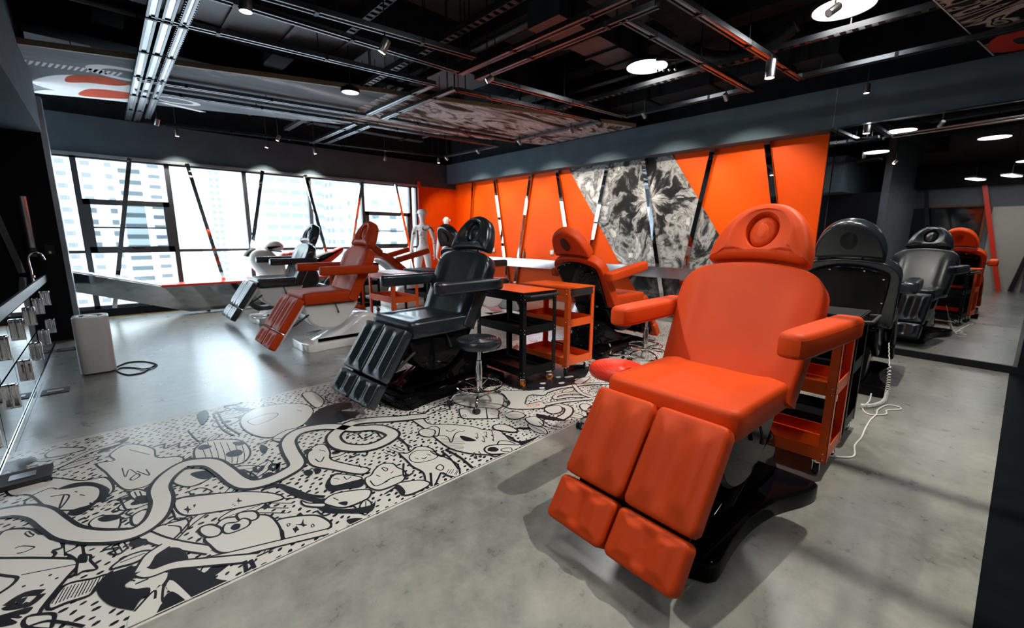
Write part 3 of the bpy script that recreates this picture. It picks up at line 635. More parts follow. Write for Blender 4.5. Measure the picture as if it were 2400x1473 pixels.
# wall artwork
X = Matrix(((0, 0, 1, 6.962), (1, 0, 0, 0), (0, 1, 0, 0), (0, 0, 0, 1)))
mb = MB(); mb.prism(resample([V((5.74, 2.67, 0)), V((3.57, 2.67, 0)), V((2.38, 0.86, 0)), V((4.38, 0.86, 0)), V((4.50, 0.90, 0))], 80), 0.016, 0, X)
art = tag(mb.build('wall_painting', 'art_wall', smooth=False), 'slanted black, grey and white splash painting on the orange-red wall', 'painting')
MB().prism([(4.30, 0.66), (2.2, 0.66), (1.78, 0.02), (3.85, 0.02)], 0.014, 0, X).build('lower_panel', 'art_wall_low', art, smooth=False)
# counter along the red wall
ct = thing('wall_counter', 'long mirror-fronted counter fixed along the orange-red wall', 'counter', (6.55, 5.8, 0.85))
def cbox(name, lo, hi, m, par=ct):
    o = sbox(name, lo, hi, m, par); o.matrix_parent_inverse = Matrix.Translation(par.location).inverted(); return o
cbox('top', (6.53, 2.75, 0.845), (6.92, 8.9, 0.865), 'apron'); cbox('mirror_apron', (6.545, 2.75, 0.69), (6.565, 8.9, 0.845), 'apron')
for y in (3.0, 4.6, 6.3, 8.6): cbox('bracket', (6.58, y, 0.70), (6.92, y+0.03, 0.845), 'steel')
for k, (y, lab) in enumerate([(8.05, 'white wall switch at the left above the counter'), (6.15, 'white wall switch in the middle of the orange-red wall'), (4.24, 'white wall switch on the splash painting')]):
    s = thing('wall_switch', lab, 'switch', (6.96, y, 1.01), 0, 'white switches on the red wall')
    MB().box((0, 0, 0), (0.012, 0.088, 0.088)).build('plate', 'plastic', s, smooth=False); MB().box((-0.008, 0, 0), (0.008, 0.05, 0.06)).build('rocker', 'white', s, smooth=False)
b = thing('bottle', 'slim brown bottle standing on the counter by the orange-red wall', 'bottle', (6.72, 6.75, 0.865))
MB().lathe([(0, 0), (0.032, 0), (0.034, 0.01), (0.034, 0.13), (0.016, 0.16), (0.014, 0.18), (0, 0.18)], 20).build('body', 'bronze', b); MB().lathe([(0.016, 0.178), (0.017, 0.20), (0, 0.205)], 16).build('cap', 'rubber', b)
# mirrored bench under the windows
bn = thing('mirrored_bench', 'low mirrored bench with a red top running below the windows', 'bench', (2.5, 9.2, 0))
def poly3(name, pts, m, par, th=0.02, nrm=(0, 1, 0)):
    n = V(nrm); k = len(pts); vs = [V(p) for p in pts]+[V(p)+n*th for p in pts]
    fs = [tuple(range(k)), tuple(range(2*k-1, k-1, -1))]+[(i, (i+1) % k, k+(i+1) % k, k+i) for i in range(k)]
    o = MB().add(vs, fs).build(name, m, par, smooth=False); o.matrix_parent_inverse = Matrix.Translation(par.location).inverted(); return o
poly3('slanted_panel', [(-0.90, 9.04, 0.93), (0.63, 9.04, 0.49), (0.95, 9.12, 0.03), (-0.90, 9.10, 0.66)], 'bench_mirror', bn)
poly3('front_panel', [(0.63, 9.04, 0.49), (5.7, 9.04, 0.49), (5.7, 9.12, 0.03), (0.95, 9.12, 0.03)], 'bench_mirror', bn)
poly3('red_top', [(0.60, 9.00, 0.49), (5.7, 9.00, 0.49), (5.7, 9.40, 0.49), (0.60, 9.40, 0.49)], 'red', bn, 0.035, (0, 0, 1))
poly3('white_edge', [(-0.90, 9.02, 0.935), (0.63, 9.02, 0.495), (0.63, 9.40, 0.495), (-0.90, 9.40, 0.935)], 'white', bn, 0.02, (0, 0, 1))
for x in (1.2, 3.2, 5.5):
    o = sbox('support', (x, 9.16, 0.0), (x+0.04, 9.38, 0.49), 'blackwall', bn); o.matrix_parent_inverse = Matrix.Translation(bn.location).inverted()

# mirrored cabinets along the left wall
for k in range(6):
    y0 = 3.07+0.76*k
    c = thing('mirrored_cabinet', 'mirrored two-drawer cabinet under the black counter, %s from the near end' % O_[k], 'cabinet', (-0.90, y0+0.38, 0), 0, 'mirrored cabinets along the left wall')
    MB().box((-0.02, 0, 0.405), (0.58, 0.758, 0.74)).box((-0.03, 0, 0.02), (0.52, 0.758, 0.04)).build('body', 'blackwall', c, smooth=False)
    MB().box((0.322, 0, 0.028), (0.03, 0.758, 0.05)).build('plinth', 'apron', c, smooth=False)
    for nm, z0, z1, hz in (('drawer', 0.43, 0.755, 0.61), ('drawer', 0.06, 0.415, 0.28)):
        d = MB().box((0.318, 0, (z0+z1)/2), (0.02, 0.745, z1-z0)).build(nm, 'mirror', c, smooth=False)
        h = MB(); cushion(h, rrect(-0.027, -0.085, 0.027, 0.085, 0.012, 40), 0.04, 0.008, frame((0.328, 0.05, hz), (0, 0, 1), (1, 0, 0)), rings=3); h.build('handle', 'chrome', d)
wt = thing('black_countertop', 'black glass counter with a pale edge on top of the mirrored cabinets', 'countertop', (-0.9, 5.45, 0.78))
MB().box((0.0, 0, 0.065), (0.66, 4.78, 0.02)).build('glass_top', 'counter', wt, smooth=False); MB().box((0.325, 0, 0.033), (0.02, 4.78, 0.085)).box((0, 0, 0.028), (0.62, 4.76, 0.054)).build('edge_band', 'steel', wt, smooth=False)
tp = thing('faucet', 'small chrome arched faucet on the black counter', 'faucet', (-0.66, 7.45, 0.855))
MB().lathe([(0, 0), (0.03, 0), (0.03, 0.012), (0.016, 0.02), (0.016, 0.10), (0, 0.10)], 20).build('base', 'chrome', tp)
MB().tube(smooth_open([(0, 0, 0.10), (0, 0, 0.22), (0.04, 0, 0.275), (0.10, 0, 0.26), (0.125, 0, 0.19)], 8), 0.014, 10).build('spout', 'chrome', tp)
MB().tube([(0, 0.015, 0.09), (0, 0.07, 0.11)], 0.006, 8).build('lever', 'chrome', tp)
cp = thing('cup_dispenser', 'tall silver tube on the black wall above the counter', 'dispenser', (-0.645, 7.765, 1.07))
MB().lathe([(0.036, 0.10), (0.042, 0.11), (0.044, 0.68), (0.046, 0.71), (0.040, 0.71)], 24).build('tube', 'steel', cp); MB().lathe([(0, 0), (0.040, 0), (0.044, 0.02), (0.044, 0.11), (0, 0.11)], 24).build('holder', 'rubber', cp)
MB().box((0, 0.045, 0.40), (0.03, 0.06, 0.05)).build('bracket', 'rubber', cp, smooth=False)
ws = thing('wall_socket', 'small socket plate on the black wall beside the faucet', 'socket', (-0.50, 7.838, 1.15))
MB().box((0, -0.005, 0), (0.08, 0.012, 0.12)).build('plate', 'rail_dark', ws, smooth=False); MB().box((0, -0.012, -0.03), (0.02, 0.006, 0.03)).build('insert', 'plastic', ws, smooth=False)

# ================================================================== FLOOR
for k, (x, y, lab) in enumerate([(-0.47, 7.17, 'metal floor socket cover farther along the mirrored cabinets'), (-0.46, 5.29, 'metal floor socket cover nearer along the mirrored cabinets')]):
    o = thing('floor_socket', lab, 'floor socket', (x, y, 0), 0, 'floor sockets by the cabinets')
    MB().box((0, 0, 0.003), (0.17, 0.17, 0.006)).build('plate', 'rail_dark', o, smooth=False); MB().box((0, 0, 0.007), (0.10, 0.06, 0.004)).build('lid', 'steel', o, smooth=False)
o = thing('floor_socket', 'black floor socket box lying on the floor drawing at the left edge', 'floor socket', (-0.50, 3.42, 0.008))
MB().box((0, 0, 0.012), (0.26, 0.18, 0.024)).build('box', 'rubber', o, smooth=False); MB().box((0.02, 0, 0.026), (0.10, 0.07, 0.004)).build('plate', 'steel', o, smooth=False)

MURAL = "Oc1:-54,337 -54,355 -45,361 -40,341 -32,330 -24,320 -15,316 -12,297 -18,289 -23,285 -35,296 -44,320 -51,326;Oc0.9:-19,340 -11,337 -13,349 -4,359 7,341 8,325 18,317 19,309 11,303 3,291 -3,290 -8,294 -12,309 -15,323;k0.6:-4,349 5,332;k0.6:-8,323 -7,309 -5,318 -2,309;k0.7:-2,313 3,302 2,312;Oc0.7:-5,305 -2,309 -1,305 -4,302;k0.8:-42,369 -34,368 -24,367;Oc0.8:-42,376 -37,382 -28,375 -24,369 -32,367 -40,369;r5:-40,348 -33,352 -22,362 -8,365;Fc0:-57,377 -53,378 -47,376 -45,368 -49,365 -47,352 -51,361 -54,359 -57,368;Oc0.7:-47,342 -42,358 -40,339;kc0.8:-42,339 -38,338 -37,332 -41,335;Fc0:-34,318 -28,320 -20,314 -14,301 -14,294 -16,285 -18,289 -21,283 -25,280 -29,285 -26,288 -21,288 -18,294 -18,304 -23,312 -30,315;k0.8:-43,319 -37,322 -34,318;k0.8:-36,311 -29,306 -32,293 -31,308;k0.6:-25,303 -23,300;k0.6:-27,309 -26,307;k0.9:-21,283 -20,281 -20,283;k0.9:-21,290 -20,287 -19,289;k0.9:-23,276 -22,274 -21,276;k0.9:-16,288 -15,286 -14,288;k0.35:-18,282 -18,283;k0.35:-20,290 -19,291;k0.35:-18,282 -17,283;k0.35:-19,290 -18,291;k0.35:-16,282 -16,282;k0.35:-18,290 -17,290;k0.35:-16,281 -15,282;k0.35:-17,289 -16,290;k0.35:-15,281 -14,282;k0.35:-16,289 -15,290;k0.35:-14,280 -13,281;k0.35:-15,288 -14,289;Oc0.7:-21,268 -18,272 -12,268 -10,264 -11,254 -15,255 -19,261;Fc0:-18,270 -14,270 -10,266 -11,263 -16,265;k0.9:-14,285 -10,283 -8,271 -6,269 -8,266 -6,261 -10,262;Oc0.9:-6,288 -2,288 2,279 2,270 -2,274 -5,280;k0.6:-4,287 -3,278;k0.6:-2,286 -1,275;Fc0:-4,280 0,279 2,272 -2,271;Oc1:-6,253 -6,261 -2,264 1,261 0,255 -3,251;Oc1:25,304 26,320 32,329 40,327 50,316 52,299 49,287 43,282 34,290 29,296;k0.45:30,331 30,309 29,295;k0.45:34,328 33,306 32,293;k0.45:37,325 36,304 34,290;k0.45:40,322 39,301 37,288;k0.45:43,318 42,298 40,286;k0.45:47,316 45,296 42,283;k0.45:50,312 48,293 45,281;Fc0:28,323 32,325 35,319 33,317 29,318;Fc0:40,302 46,303 48,297 45,293 40,296;Fc0:46,316 51,313 51,308 47,309;Fc0:19,309 23,311 27,303 25,298 21,303;Oc0.9:9,264 20,261 33,251 42,240 41,233 29,237 17,243 10,243 9,251;Oc0.9:12,284 14,294 19,296 26,290 29,282 27,275 18,273;Fc0:20,288 25,288 30,284 29,276 24,277;kc0.6:17,267 22,268 26,260 21,259;r4:6,227 14,236 24,244 36,257;Fc0:15,253 15,250 16,248 15,248 14,245 14,249 13,250 14,250;Fc0:18,254 18,252 18,251 18,251 17,249 17,251 17,252 17,252;Fc0:32,240 32,238 33,237 32,237 32,235 32,237 31,238 32,238;Fc0:35,244 35,240 36,239 35,239 34,236 34,239 33,241 34,241;kc0.5:18,247 19,248 19,246 18,245;kc0.5:28,242 29,242 29,240 29,240;kc0.5:3,240 3,240 4,239 3,238;Oc0.9:-1,243 5,243 13,241 15,241 13,236 7,228 4,229 2,235;k0.8:5,242 9,245 13,241 13,234 10,230 10,236 6,241;r6:-4,244 2,231 9,220 18,208;Oc1:44,210 51,208 59,202 62,195 62,189 57,188 44,193 44,200;Fc0:54,203 53,199 54,197 52,197 51,195 52,198 50,201 52,200;Fc0:50,200 50,198 50,196 49,196 48,195 48,197 48,199 49,199;kc0.5:47,204 48,204 48,203 47,202;kc0.5:55,195 56,196 56,194 55,194;Oc1:17,219 21,224 26,229 33,225 42,218 44,207 43,198 41,194 31,197 21,203 18,212;Oc1.1:16,225 17,229 21,228 24,221 22,217 18,219;Oc1.1:31,227 33,229 38,226 39,221 37,218 32,221;Oc0.9:24,219 26,224 30,222 33,223 35,219 33,215 26,215;Fc0:27,219 29,221 31,219 30,216 28,216;r5:-6,214 10,205 21,200 40,193 59,186;k0.7:22,198 30,191 39,191;k0.35:23,198 22,196;k0.35:25,197 24,195;k0.35:26,196 26,195;k0.35:28,195 27,194;k0.35:30,194 29,193;k0.35:32,194 31,192;k0.35:33,193 32,192;k0.35:35,192 34,191;k0.35:37,191 36,190;Oc0.9:11,263 23,258 38,248 49,236 52,227 42,230 24,238 12,246;Fc0:15,253 15,250 16,248 15,248 14,245 14,248 13,251 14,251;Fc0:18,254 18,252 18,251 18,251 17,249 17,251 17,252 18,252;Fc0:35,244 35,241 36,239 34,239 34,237 34,240 33,241 34,241;Fc0:32,240 32,238 33,237 32,237 32,236 32,238 31,239 32,239;Oc1.2:-52,273 -50,286 -46,286 -40,280 -37,273 -35,271 -33,265 -30,261 -29,254 -32,254 -31,250 -35,248 -48,261 -50,265;k0.7:-44,267 -42,267 -39,264 -38,262 -41,261 -43,262;kc0.7:-42,278 -41,279 -40,276 -39,274 -40,273;Oc1.2:-51,266 -48,263 -36,252 -25,241 -23,236 -26,230 -32,216 -35,207 -45,216;k0.6:-40,243 -33,240 -24,236;k1.4:-48,251 -44,246 -41,242 -42,238 -45,235;k1.1:-32,235 -31,235;k1.1:-36,236 -36,236;k1.1:-30,231 -29,231;k1.1:-35,233 -35,233;k1.1:-39,234 -38,234;k1.1:-34,230 -33,230;k1.1:-38,231 -38,231;k3.2:-42,225 -38,228 -33,225;k2.6:-41,224 -39,223 -38,226;k2.6:-38,222 -36,220 -34,222 -33,224;k2.6:-42,225 -41,223 -38,221 -35,220;Fc0:-44,220 -41,220 -35,218 -36,215 -38,216 -37,214 -38,214 -40,216 -38,212 -40,212 -44,215;Oc1.2:-36,208 -36,213 -32,211 -29,208 -29,204 -30,201;k1.2:-35,207 -31,206 -27,202 -21,194;Oc0.9:-28,248 -26,249 -23,250 -22,242 -20,239 -20,235 -18,227 -22,229 -24,228 -24,234 -24,238 -26,244;Fc0:-24,241 -23,243 -21,240 -21,235 -22,235 -24,237;k0.9:-16,244 -13,242 -16,240 -11,237 -14,235 -11,232 -8,235;Fc0:-8,237 -6,240 -4,238 -2,236 -2,233 -5,232 -7,234;Oc1:-14,223 -12,226 -8,228 -3,227 -1,224 -6,221 -11,222;k0.6:-11,225 -3,225;Oc1.1:-31,215 -29,220 -26,224 -19,221 -15,220 -18,215 -20,211 -26,212 -30,212;k0.4:-30,215 -28,222;k0.4:-29,214 -27,222;k0.4:-28,214 -26,222;k0.4:-27,214 -25,222;k0.4:-26,214 -24,222;k0.4:-25,214 -23,221;k0.4:-24,213 -22,221;k0.4:-23,213 -21,221;k0.4:-22,213 -20,221;k0.4:-21,213 -19,220;k0.4:-20,213 -18,220;k0.4:-19,212 -17,220;k0.4:-18,212 -16,220;Fc0:-18,214 -16,219 -12,220 -6,218 -4,214 -5,212 -8,210 -10,208 -9,205 -5,202 -3,200 -2,197 -6,195 -8,191 -9,192 -14,199 -17,207;Fc0:-3,214 -1,220 3,223 8,219 10,211 10,205 13,196 16,190 18,192 16,189 21,182 23,180 18,179 9,180 6,189 4,197 2,199 1,196 -3,196 -1,199 2,202 3,207 -1,211;Wc0:-10,208 -7,209 -4,211 2,206 2,201 -3,195 -3,200 -7,203;r6:-5,213 -3,218 -1,222 4,225;r6:-5,213 -2,209 5,208 14,202 31,190;k0.6:-8,210 -7,208;k0.9:-7,206 -6,206 -4,206 -3,206;k0.7:-3,196 -2,196 0,199;Wc0:2,198 4,198 9,179 7,180 2,194;Wc0:-8,191 -3,196 1,198 0,188 -3,180 -6,180 -10,184;k0.9:-8,190 -2,197 -2,192;k0.9:1,198 0,189 2,186;Fc0:0,188 3,187 7,179 -3,180 -2,184;Fc0:3,192 7,180 4,180 0,188;k1.6:27,191 26,180;k1.6:29,190 29,180;Oc0.8:56,343 61,360 72,368 87,366 102,352 103,334 93,317 83,310 67,306 58,321;kc0.7:61,346 70,350 78,350 81,345 75,338 64,335;k0.6:94,343 96,338;Fc0:90,311 96,322 108,334 120,336 131,330 125,319 116,322 128,306 112,299 98,304 94,304;Oc0.8:108,376 117,377 117,351 110,338 106,341;kc0.8:121,359 133,357 134,336 120,338;Oc0.8:66,303 77,311 84,309 84,302 73,293;k0.9:57,301 66,303 73,298;Fc0:36,386 42,391 42,377 36,361 35,370;k1.2:45,378 45,344 49,326;k1.2:48,380 48,350 52,327;k0.9:27,357 30,333 35,336;k2.2:49,272 48,267 50,265 53,270;k2.2:59,266 57,268 55,264 57,261 60,266 57,257;k1:40,276 43,263 47,257;k1:42,274 44,264 47,257;k1:43,273 46,265 47,257;Fc0:49,257 53,260 56,255 56,250 52,251;Oc1:76,265 83,274 89,272 88,260 85,250 90,238 96,227 97,223 91,222 81,238 74,251;Fc0:76,272 79,273 81,270 78,268 76,268;k0.8:78,257 79,251 83,256;k0.6:84,267 86,262;k0.6:95,233 94,228;k1.2:95,247 96,244 99,245;k1.2:101,243 102,240 105,243;Fc0:68,247 71,247 72,243 70,240 68,242;Fc0:73,246 76,245 76,241 73,239;k3.2:47,244 54,241 58,226 65,212 70,209;k2:51,245 57,235 62,222 68,214;Fc0:72,224 77,231 82,232 86,223 90,215 86,210 78,214 72,217;Oc0.8:76,228 81,231 87,224 90,217 84,218 75,221;k0.6:78,228 80,225;k0.6:83,226 83,222 86,223;Oc0.9:66,210 72,213 80,210 88,204 86,199 82,197 72,198 67,205;k0.6:71,210 72,206;Fc0:71,204 75,202 73,199;Fc0:62,216 65,207 71,197 82,191 86,193 80,186 70,194 63,202;Oc0.8:58,219 60,214 66,208 64,206 58,213;k0.8:76,197 76,189 78,188;k0.8:61,205 62,199 65,198;Oc0.9:89,211 91,216 95,217 99,221 105,224 110,220 110,214 111,207 106,200 99,199 92,200 89,205;kc0.7:103,220 105,217 103,215;k0.8:92,212 92,205 99,205;k0.6:97,215 98,212;k0.6:104,211 106,212;Fc0:69,188 74,185 77,179 71,180 69,184;Oc0.9:151,270 158,266 156,252 166,242 176,228 179,218 186,209 182,194 184,184 165,185 154,195 149,203 146,214 147,230 149,243;Oc0.8:144,247 149,248 153,242 151,237 146,234 142,240;k0.8:149,234 154,227 151,218 161,227 168,226;Fc0:161,222 164,217 165,209 160,212 159,216;k0.35:149,228 162,217;k0.35:148,226 160,216;k0.35:147,224 159,214;k0.35:147,222 158,213;k0.35:146,220 157,211;k0.35:145,218 155,210;k0.35:145,216 154,208;k0.35:144,214 153,207;k0.35:144,212 152,206;k0.35:143,210 150,204;k0.7:159,236 160,232 165,232;k0.9:150,247 156,247 157,241 150,232 148,234;Fc0:168,214 168,212 167,210 167,212;k0.5:168,211 172,217 171,218;Fc0:174,211 174,209 173,207 173,209;k0.5:173,208 178,214 176,215;Fc0:178,209 178,207 177,206 177,208;k0.5:177,206 182,213 181,213;Fc0:168,207 168,205 168,203 167,205;k0.5:168,204 172,210 171,210;Fc0:174,204 174,202 173,200 173,202;k0.5:173,201 178,207 177,208;Fc0:154,193 154,191 154,190 153,191;k0.5:154,190 157,196 156,196;Fc0:151,194 151,192 151,190 150,192;k0.5:151,191 154,197 153,197;Oc1.1:161,196 166,198 173,194 181,186 184,184 172,182 165,185 160,190;Fc0:162,194 165,196 168,194 168,190 165,189 162,192;k1:171,195 176,198 180,194 181,188;kc0.7:170,189 175,186 172,183 168,187;k0.9:160,189 160,185 165,182;Oc1:119,229 123,225 132,228 137,221 136,212 137,206 138,195 136,189 131,182 127,186 126,192 122,189 115,183 112,182 113,188 118,199 117,209 118,218;kc0.7:121,220 127,224 133,221 136,214 133,208 125,209 120,213;k0.7:126,214 127,212 129,213;k0.6:123,217 124,214;k0.6:131,216 132,213;kc0.8:126,198 130,200 130,196 127,194;k1.2:140,213 139,203 135,188;Fc0:135,219 135,214 137,208 140,208 136,206 134,214;k1.6:143,213 144,200 143,190 142,182;k1.4:121,196 114,184;k1.1:115,216 108,203 114,203;Oc0.9:101,199 112,194 115,187 108,185 100,186 99,190;Fc0:100,199 102,196 101,189 98,188;k0.9:97,205 102,206 108,205;k0.9:92,195 100,197;k0.4:127,189 131,192;k0.4:128,188 132,191;k0.4:129,187 133,190;k0.4:130,185 134,188;k0.4:130,184 134,187;k0.9:120,246 129,249 128,235 125,227;k0.8:129,249 128,242 129,230;Oc1.2:187,218 192,218 196,213 196,202 192,201 188,207 185,213;Fc0:184,206 186,197 185,189 195,186 203,186 193,184 184,183 183,189 184,199;Oc0.9:207,227 215,228 219,222 217,215 209,215 205,220;k0.6:209,224 217,218;Oc0.9:214,212 222,208 218,197 212,195 210,203;k0.8:217,201 215,192 219,178;k0.8:222,202 219,192 225,178;Fc0:226,212 230,203 234,193 233,189 225,199 223,207;r8:252,213 253,203 244,196 233,194;Oc0.9:237,214 246,215 251,209 244,202 235,204;Oc0.9:264,200 271,199 269,191 263,188 258,192;Oc0.9:237,266 242,265 256,252 271,243 260,234 250,243 235,233 234,230 247,226 239,216 219,232 221,248;Oc0.9:198,287 211,279 235,264 214,239 200,252 193,271;r6:266,239 281,238 298,232 314,224 328,213;r5.5:244,220 262,214 283,202;r5:282,210 273,218 261,223 269,227 283,220 288,208;r5:299,234 287,216 286,203;Fc0:253,269 261,290 299,284 336,276 358,262 328,242 302,235 274,242 258,253;Wc0:304,260 308,258 305,255 302,257;Wc0:314,253 318,251 316,248 312,250;Wc0:312,243 317,241 314,238 310,240;Wc0:293,247 298,245 295,242 291,244;Wc0:279,258 284,256 281,253 278,255;Wc0:270,250 274,248 271,245 268,247;Wc0:310,254 315,252 312,249 308,251;Oc0.8:304,238 319,241 327,236 306,231;Oc0.9:187,258 191,259 205,247 209,237 202,229 198,227 181,242 182,250;k1:205,247 193,231;k0.6:193,252 194,249;kc0.5:182,247 185,248 183,244;k0.5:200,236 201,232;k0.9:165,272 174,276 185,275 184,266 175,265;k0.9:166,267 175,269 182,268;r11:-56,308 -50,306 -44,302 -38,293 -33,279 -28,266 -22,257 -15,250 -8,245 -2,246 3,253 6,267 6,281 10,293 18,302 24,301 31,294 35,279 38,262 42,253 50,250 60,252 68,258 70,276 73,292 81,302 92,302 103,295 113,281 125,272 129,259 126,252 114,248 104,251 96,262 96,275 102,284 116,291 129,286 143,276 162,266"
mu = MB(); rx0, rx1, ry0, ry1 = -0.95, 6.45, 1.815, 3.93
mu.box(((rx0+rx1)/2, (ry0+ry1)/2, 0.001), (rx1-rx0, ry1-ry0, 0.002), 0)
zz = 0.0022
# stipple dots
row = 0; y = ry0+0.03
while y < ry1-0.02:
    x = rx0+0.03+(row % 2)*0.027
    while x < rx1-0.02:
        px, py = x+random.uniform(-.010, .010), y+random.uniform(-.009, .009); a = 0.5+random.uniform(-.5, .5); sz = random.uniform(.75, 1.2) if x < 1.9 else random.uniform(.55, .95)
        ca, sa = cos(a), sin(a); pts = []
        for q in range(6):
            u, v = 0.0145*sz*cos(q*pi/3), 0.0086*sz*sin(q*pi/3); pts.append((px+u*ca-v*sa, py+u*sa+v*ca, zz))
        mu.add(pts, [(0, 1, 2, 3, 4, 5)], 1); x += 0.050 if x < 1.9 else 0.037
    y += 0.038 if row % 3 else 0.043; row += 1
def clampy(p): return (min(max(p[0], rx0+.004), rx1-.004), min(max(p[1], ry0+.012), ry1-.012))
def band(path, wd, mi, z):
    P = [V(clampy(p)) for p in path]; n = len(P); vs = []
    for i, p in enumerate(P):
        t = P[min(n-1, i+1)]-P[max(0, i-1)]
        t = t.normalized() if t.length > 1e-9 else V((1, 0)); nn = V((-t.y, t.x))*wd/2
        vs += [(*clampy(p+nn), z), (*clampy(p-nn), z)]
    mu.add(vs, [(2*i, 2*i+1, 2*i+3, 2*i+2) for i in range(n-1)], mi)
def curve(pts, closed):
    if len(pts) < 3: return pts
    if closed: return smooth_closed(pts, max(16, 5*len(pts)))
    return [(p.x, p.y) for p in smooth_open(pts, 5)]
zz = 0.0024
rs = random.Random(11)
for k in range(150):      # small loose ornaments between the figures
    cx, cy = rs.uniform(rx0+.1, 5.6), rs.uniform(ry0+.08, ry1-.08); s = rs.uniform(.035, .085); a0 = rs.uniform(0, 6.28); zz += 0.000003; kind = k % 6
    at = lambda u, v: (cx+s*(u*cos(a0)-v*sin(a0)), cy+s*(u*sin(a0)+v*cos(a0)))
    if kind in (0, 3):
        P = smooth_closed([at(-1.3, 0), at(-.5, .55), at(.6, .45), at(1.3, 0), at(.5, -.5), at(-.6, -.5)], 30); flat(mu, P, 0, zz); zz += 0.000003; band(P+P[:1], .009, 1, zz); band([at(-1, 0), at(1, .05)], .005, 1, zz)
    elif kind == 1: band([(p.x, p.y) for p in smooth_open([at(-2, 0), at(-1.2, .6), at(-.4, -.5), at(.4, .6), at(1.2, -.5), at(2, .2)], 6)], .012, 1, zz)
    elif kind == 2:
        P = ellipse(cx, cy, s, s*.8, 26); flat(mu, P, 0, zz); zz += 0.000003; band(P+P[:1], .009, 1, zz); flat(mu, ellipse(cx, cy, s*.4, s*.35, 16), 1, zz)
    elif kind == 4:
        for q in range(5): band([at(-1.2+q*.5, -1), at(-.8+q*.5, 1)], .006, 1, zz)
    else: flat(mu, smooth_closed([at(-1.6, 0), at(-.2, .6), at(1.5, .1), at(.1, -.3)], 24), 1, zz)
zz = 0.0034
for it in MURAL.split(';'):
    hd, body = it.split(':'); t = hd[0]; cl = hd[1] == 'c'; wd = float(hd[2:] if cl else hd[1:])*0.01
    pts = [tuple(float(a)*0.01 for a in p.split(',')) for p in body.split(' ')]
    P = curve(pts, cl); zz += 0.000012
    if t == 'k': band(P+(P[:1] if cl else []), wd, 1, zz)
    elif t == 'r':
        zz += 0.000012; band(P, wd*1.0, 1, zz); zz += 0.000012; band(P, wd*0.66, 0, zz)
    elif t in 'FWO':
        P = [clampy(p) for p in P]; flat(mu, P, 1 if t == 'F' else 0, zz)
        if t == 'O': zz += 0.000012; band(P+P[:1], wd*1.15, 1, zz)
# white margin line and the small orange lettering
zz += 0.00004
for a in (ry0+0.006, ry1-0.006): band([(rx0, a), (rx1, a)], 0.012, 0, zz)
def glyphs(s, o, ux, uy, wd):
    G = {'D': [[(0, 0), (0, 1), (.5, .9), (.65, .5), (.5, .1), (0, 0)]], 'I': [[(.3, 0), (.3, 1)]], 'V': [[(0, 1), (.33, 0), (.66, 1)]], 'E': [[(.6, 1), (0, 1), (0, 0), (.6, 0)], [(0, .5), (.5, .5)]],
         'R': [[(0, 0), (0, 1), (.55, .95), (.6, .6), (0, .5), (.6, 0)]], '.': [[(.25, .45), (.35, .55)]]}
    for i, ch in enumerate(s):
        for st in G[ch]: band([(o[0]+ux[0]*(i+a)+uy[0]*b, o[1]+ux[1]*(i+a)+uy[1]*b) for a, b in st], wd, 2, zz)
glyphs('.REVID.', (2.415, 2.205), (-0.019, 0.0105), (0.022, 0.030), 0.006)
tag(mu.build('floor_drawing', ['paper', 'ink', 'orange_ink'], smooth=False, normals=False), 'wide black and white doodle drawing covering a strip of the concrete floor', 'floor graphic')

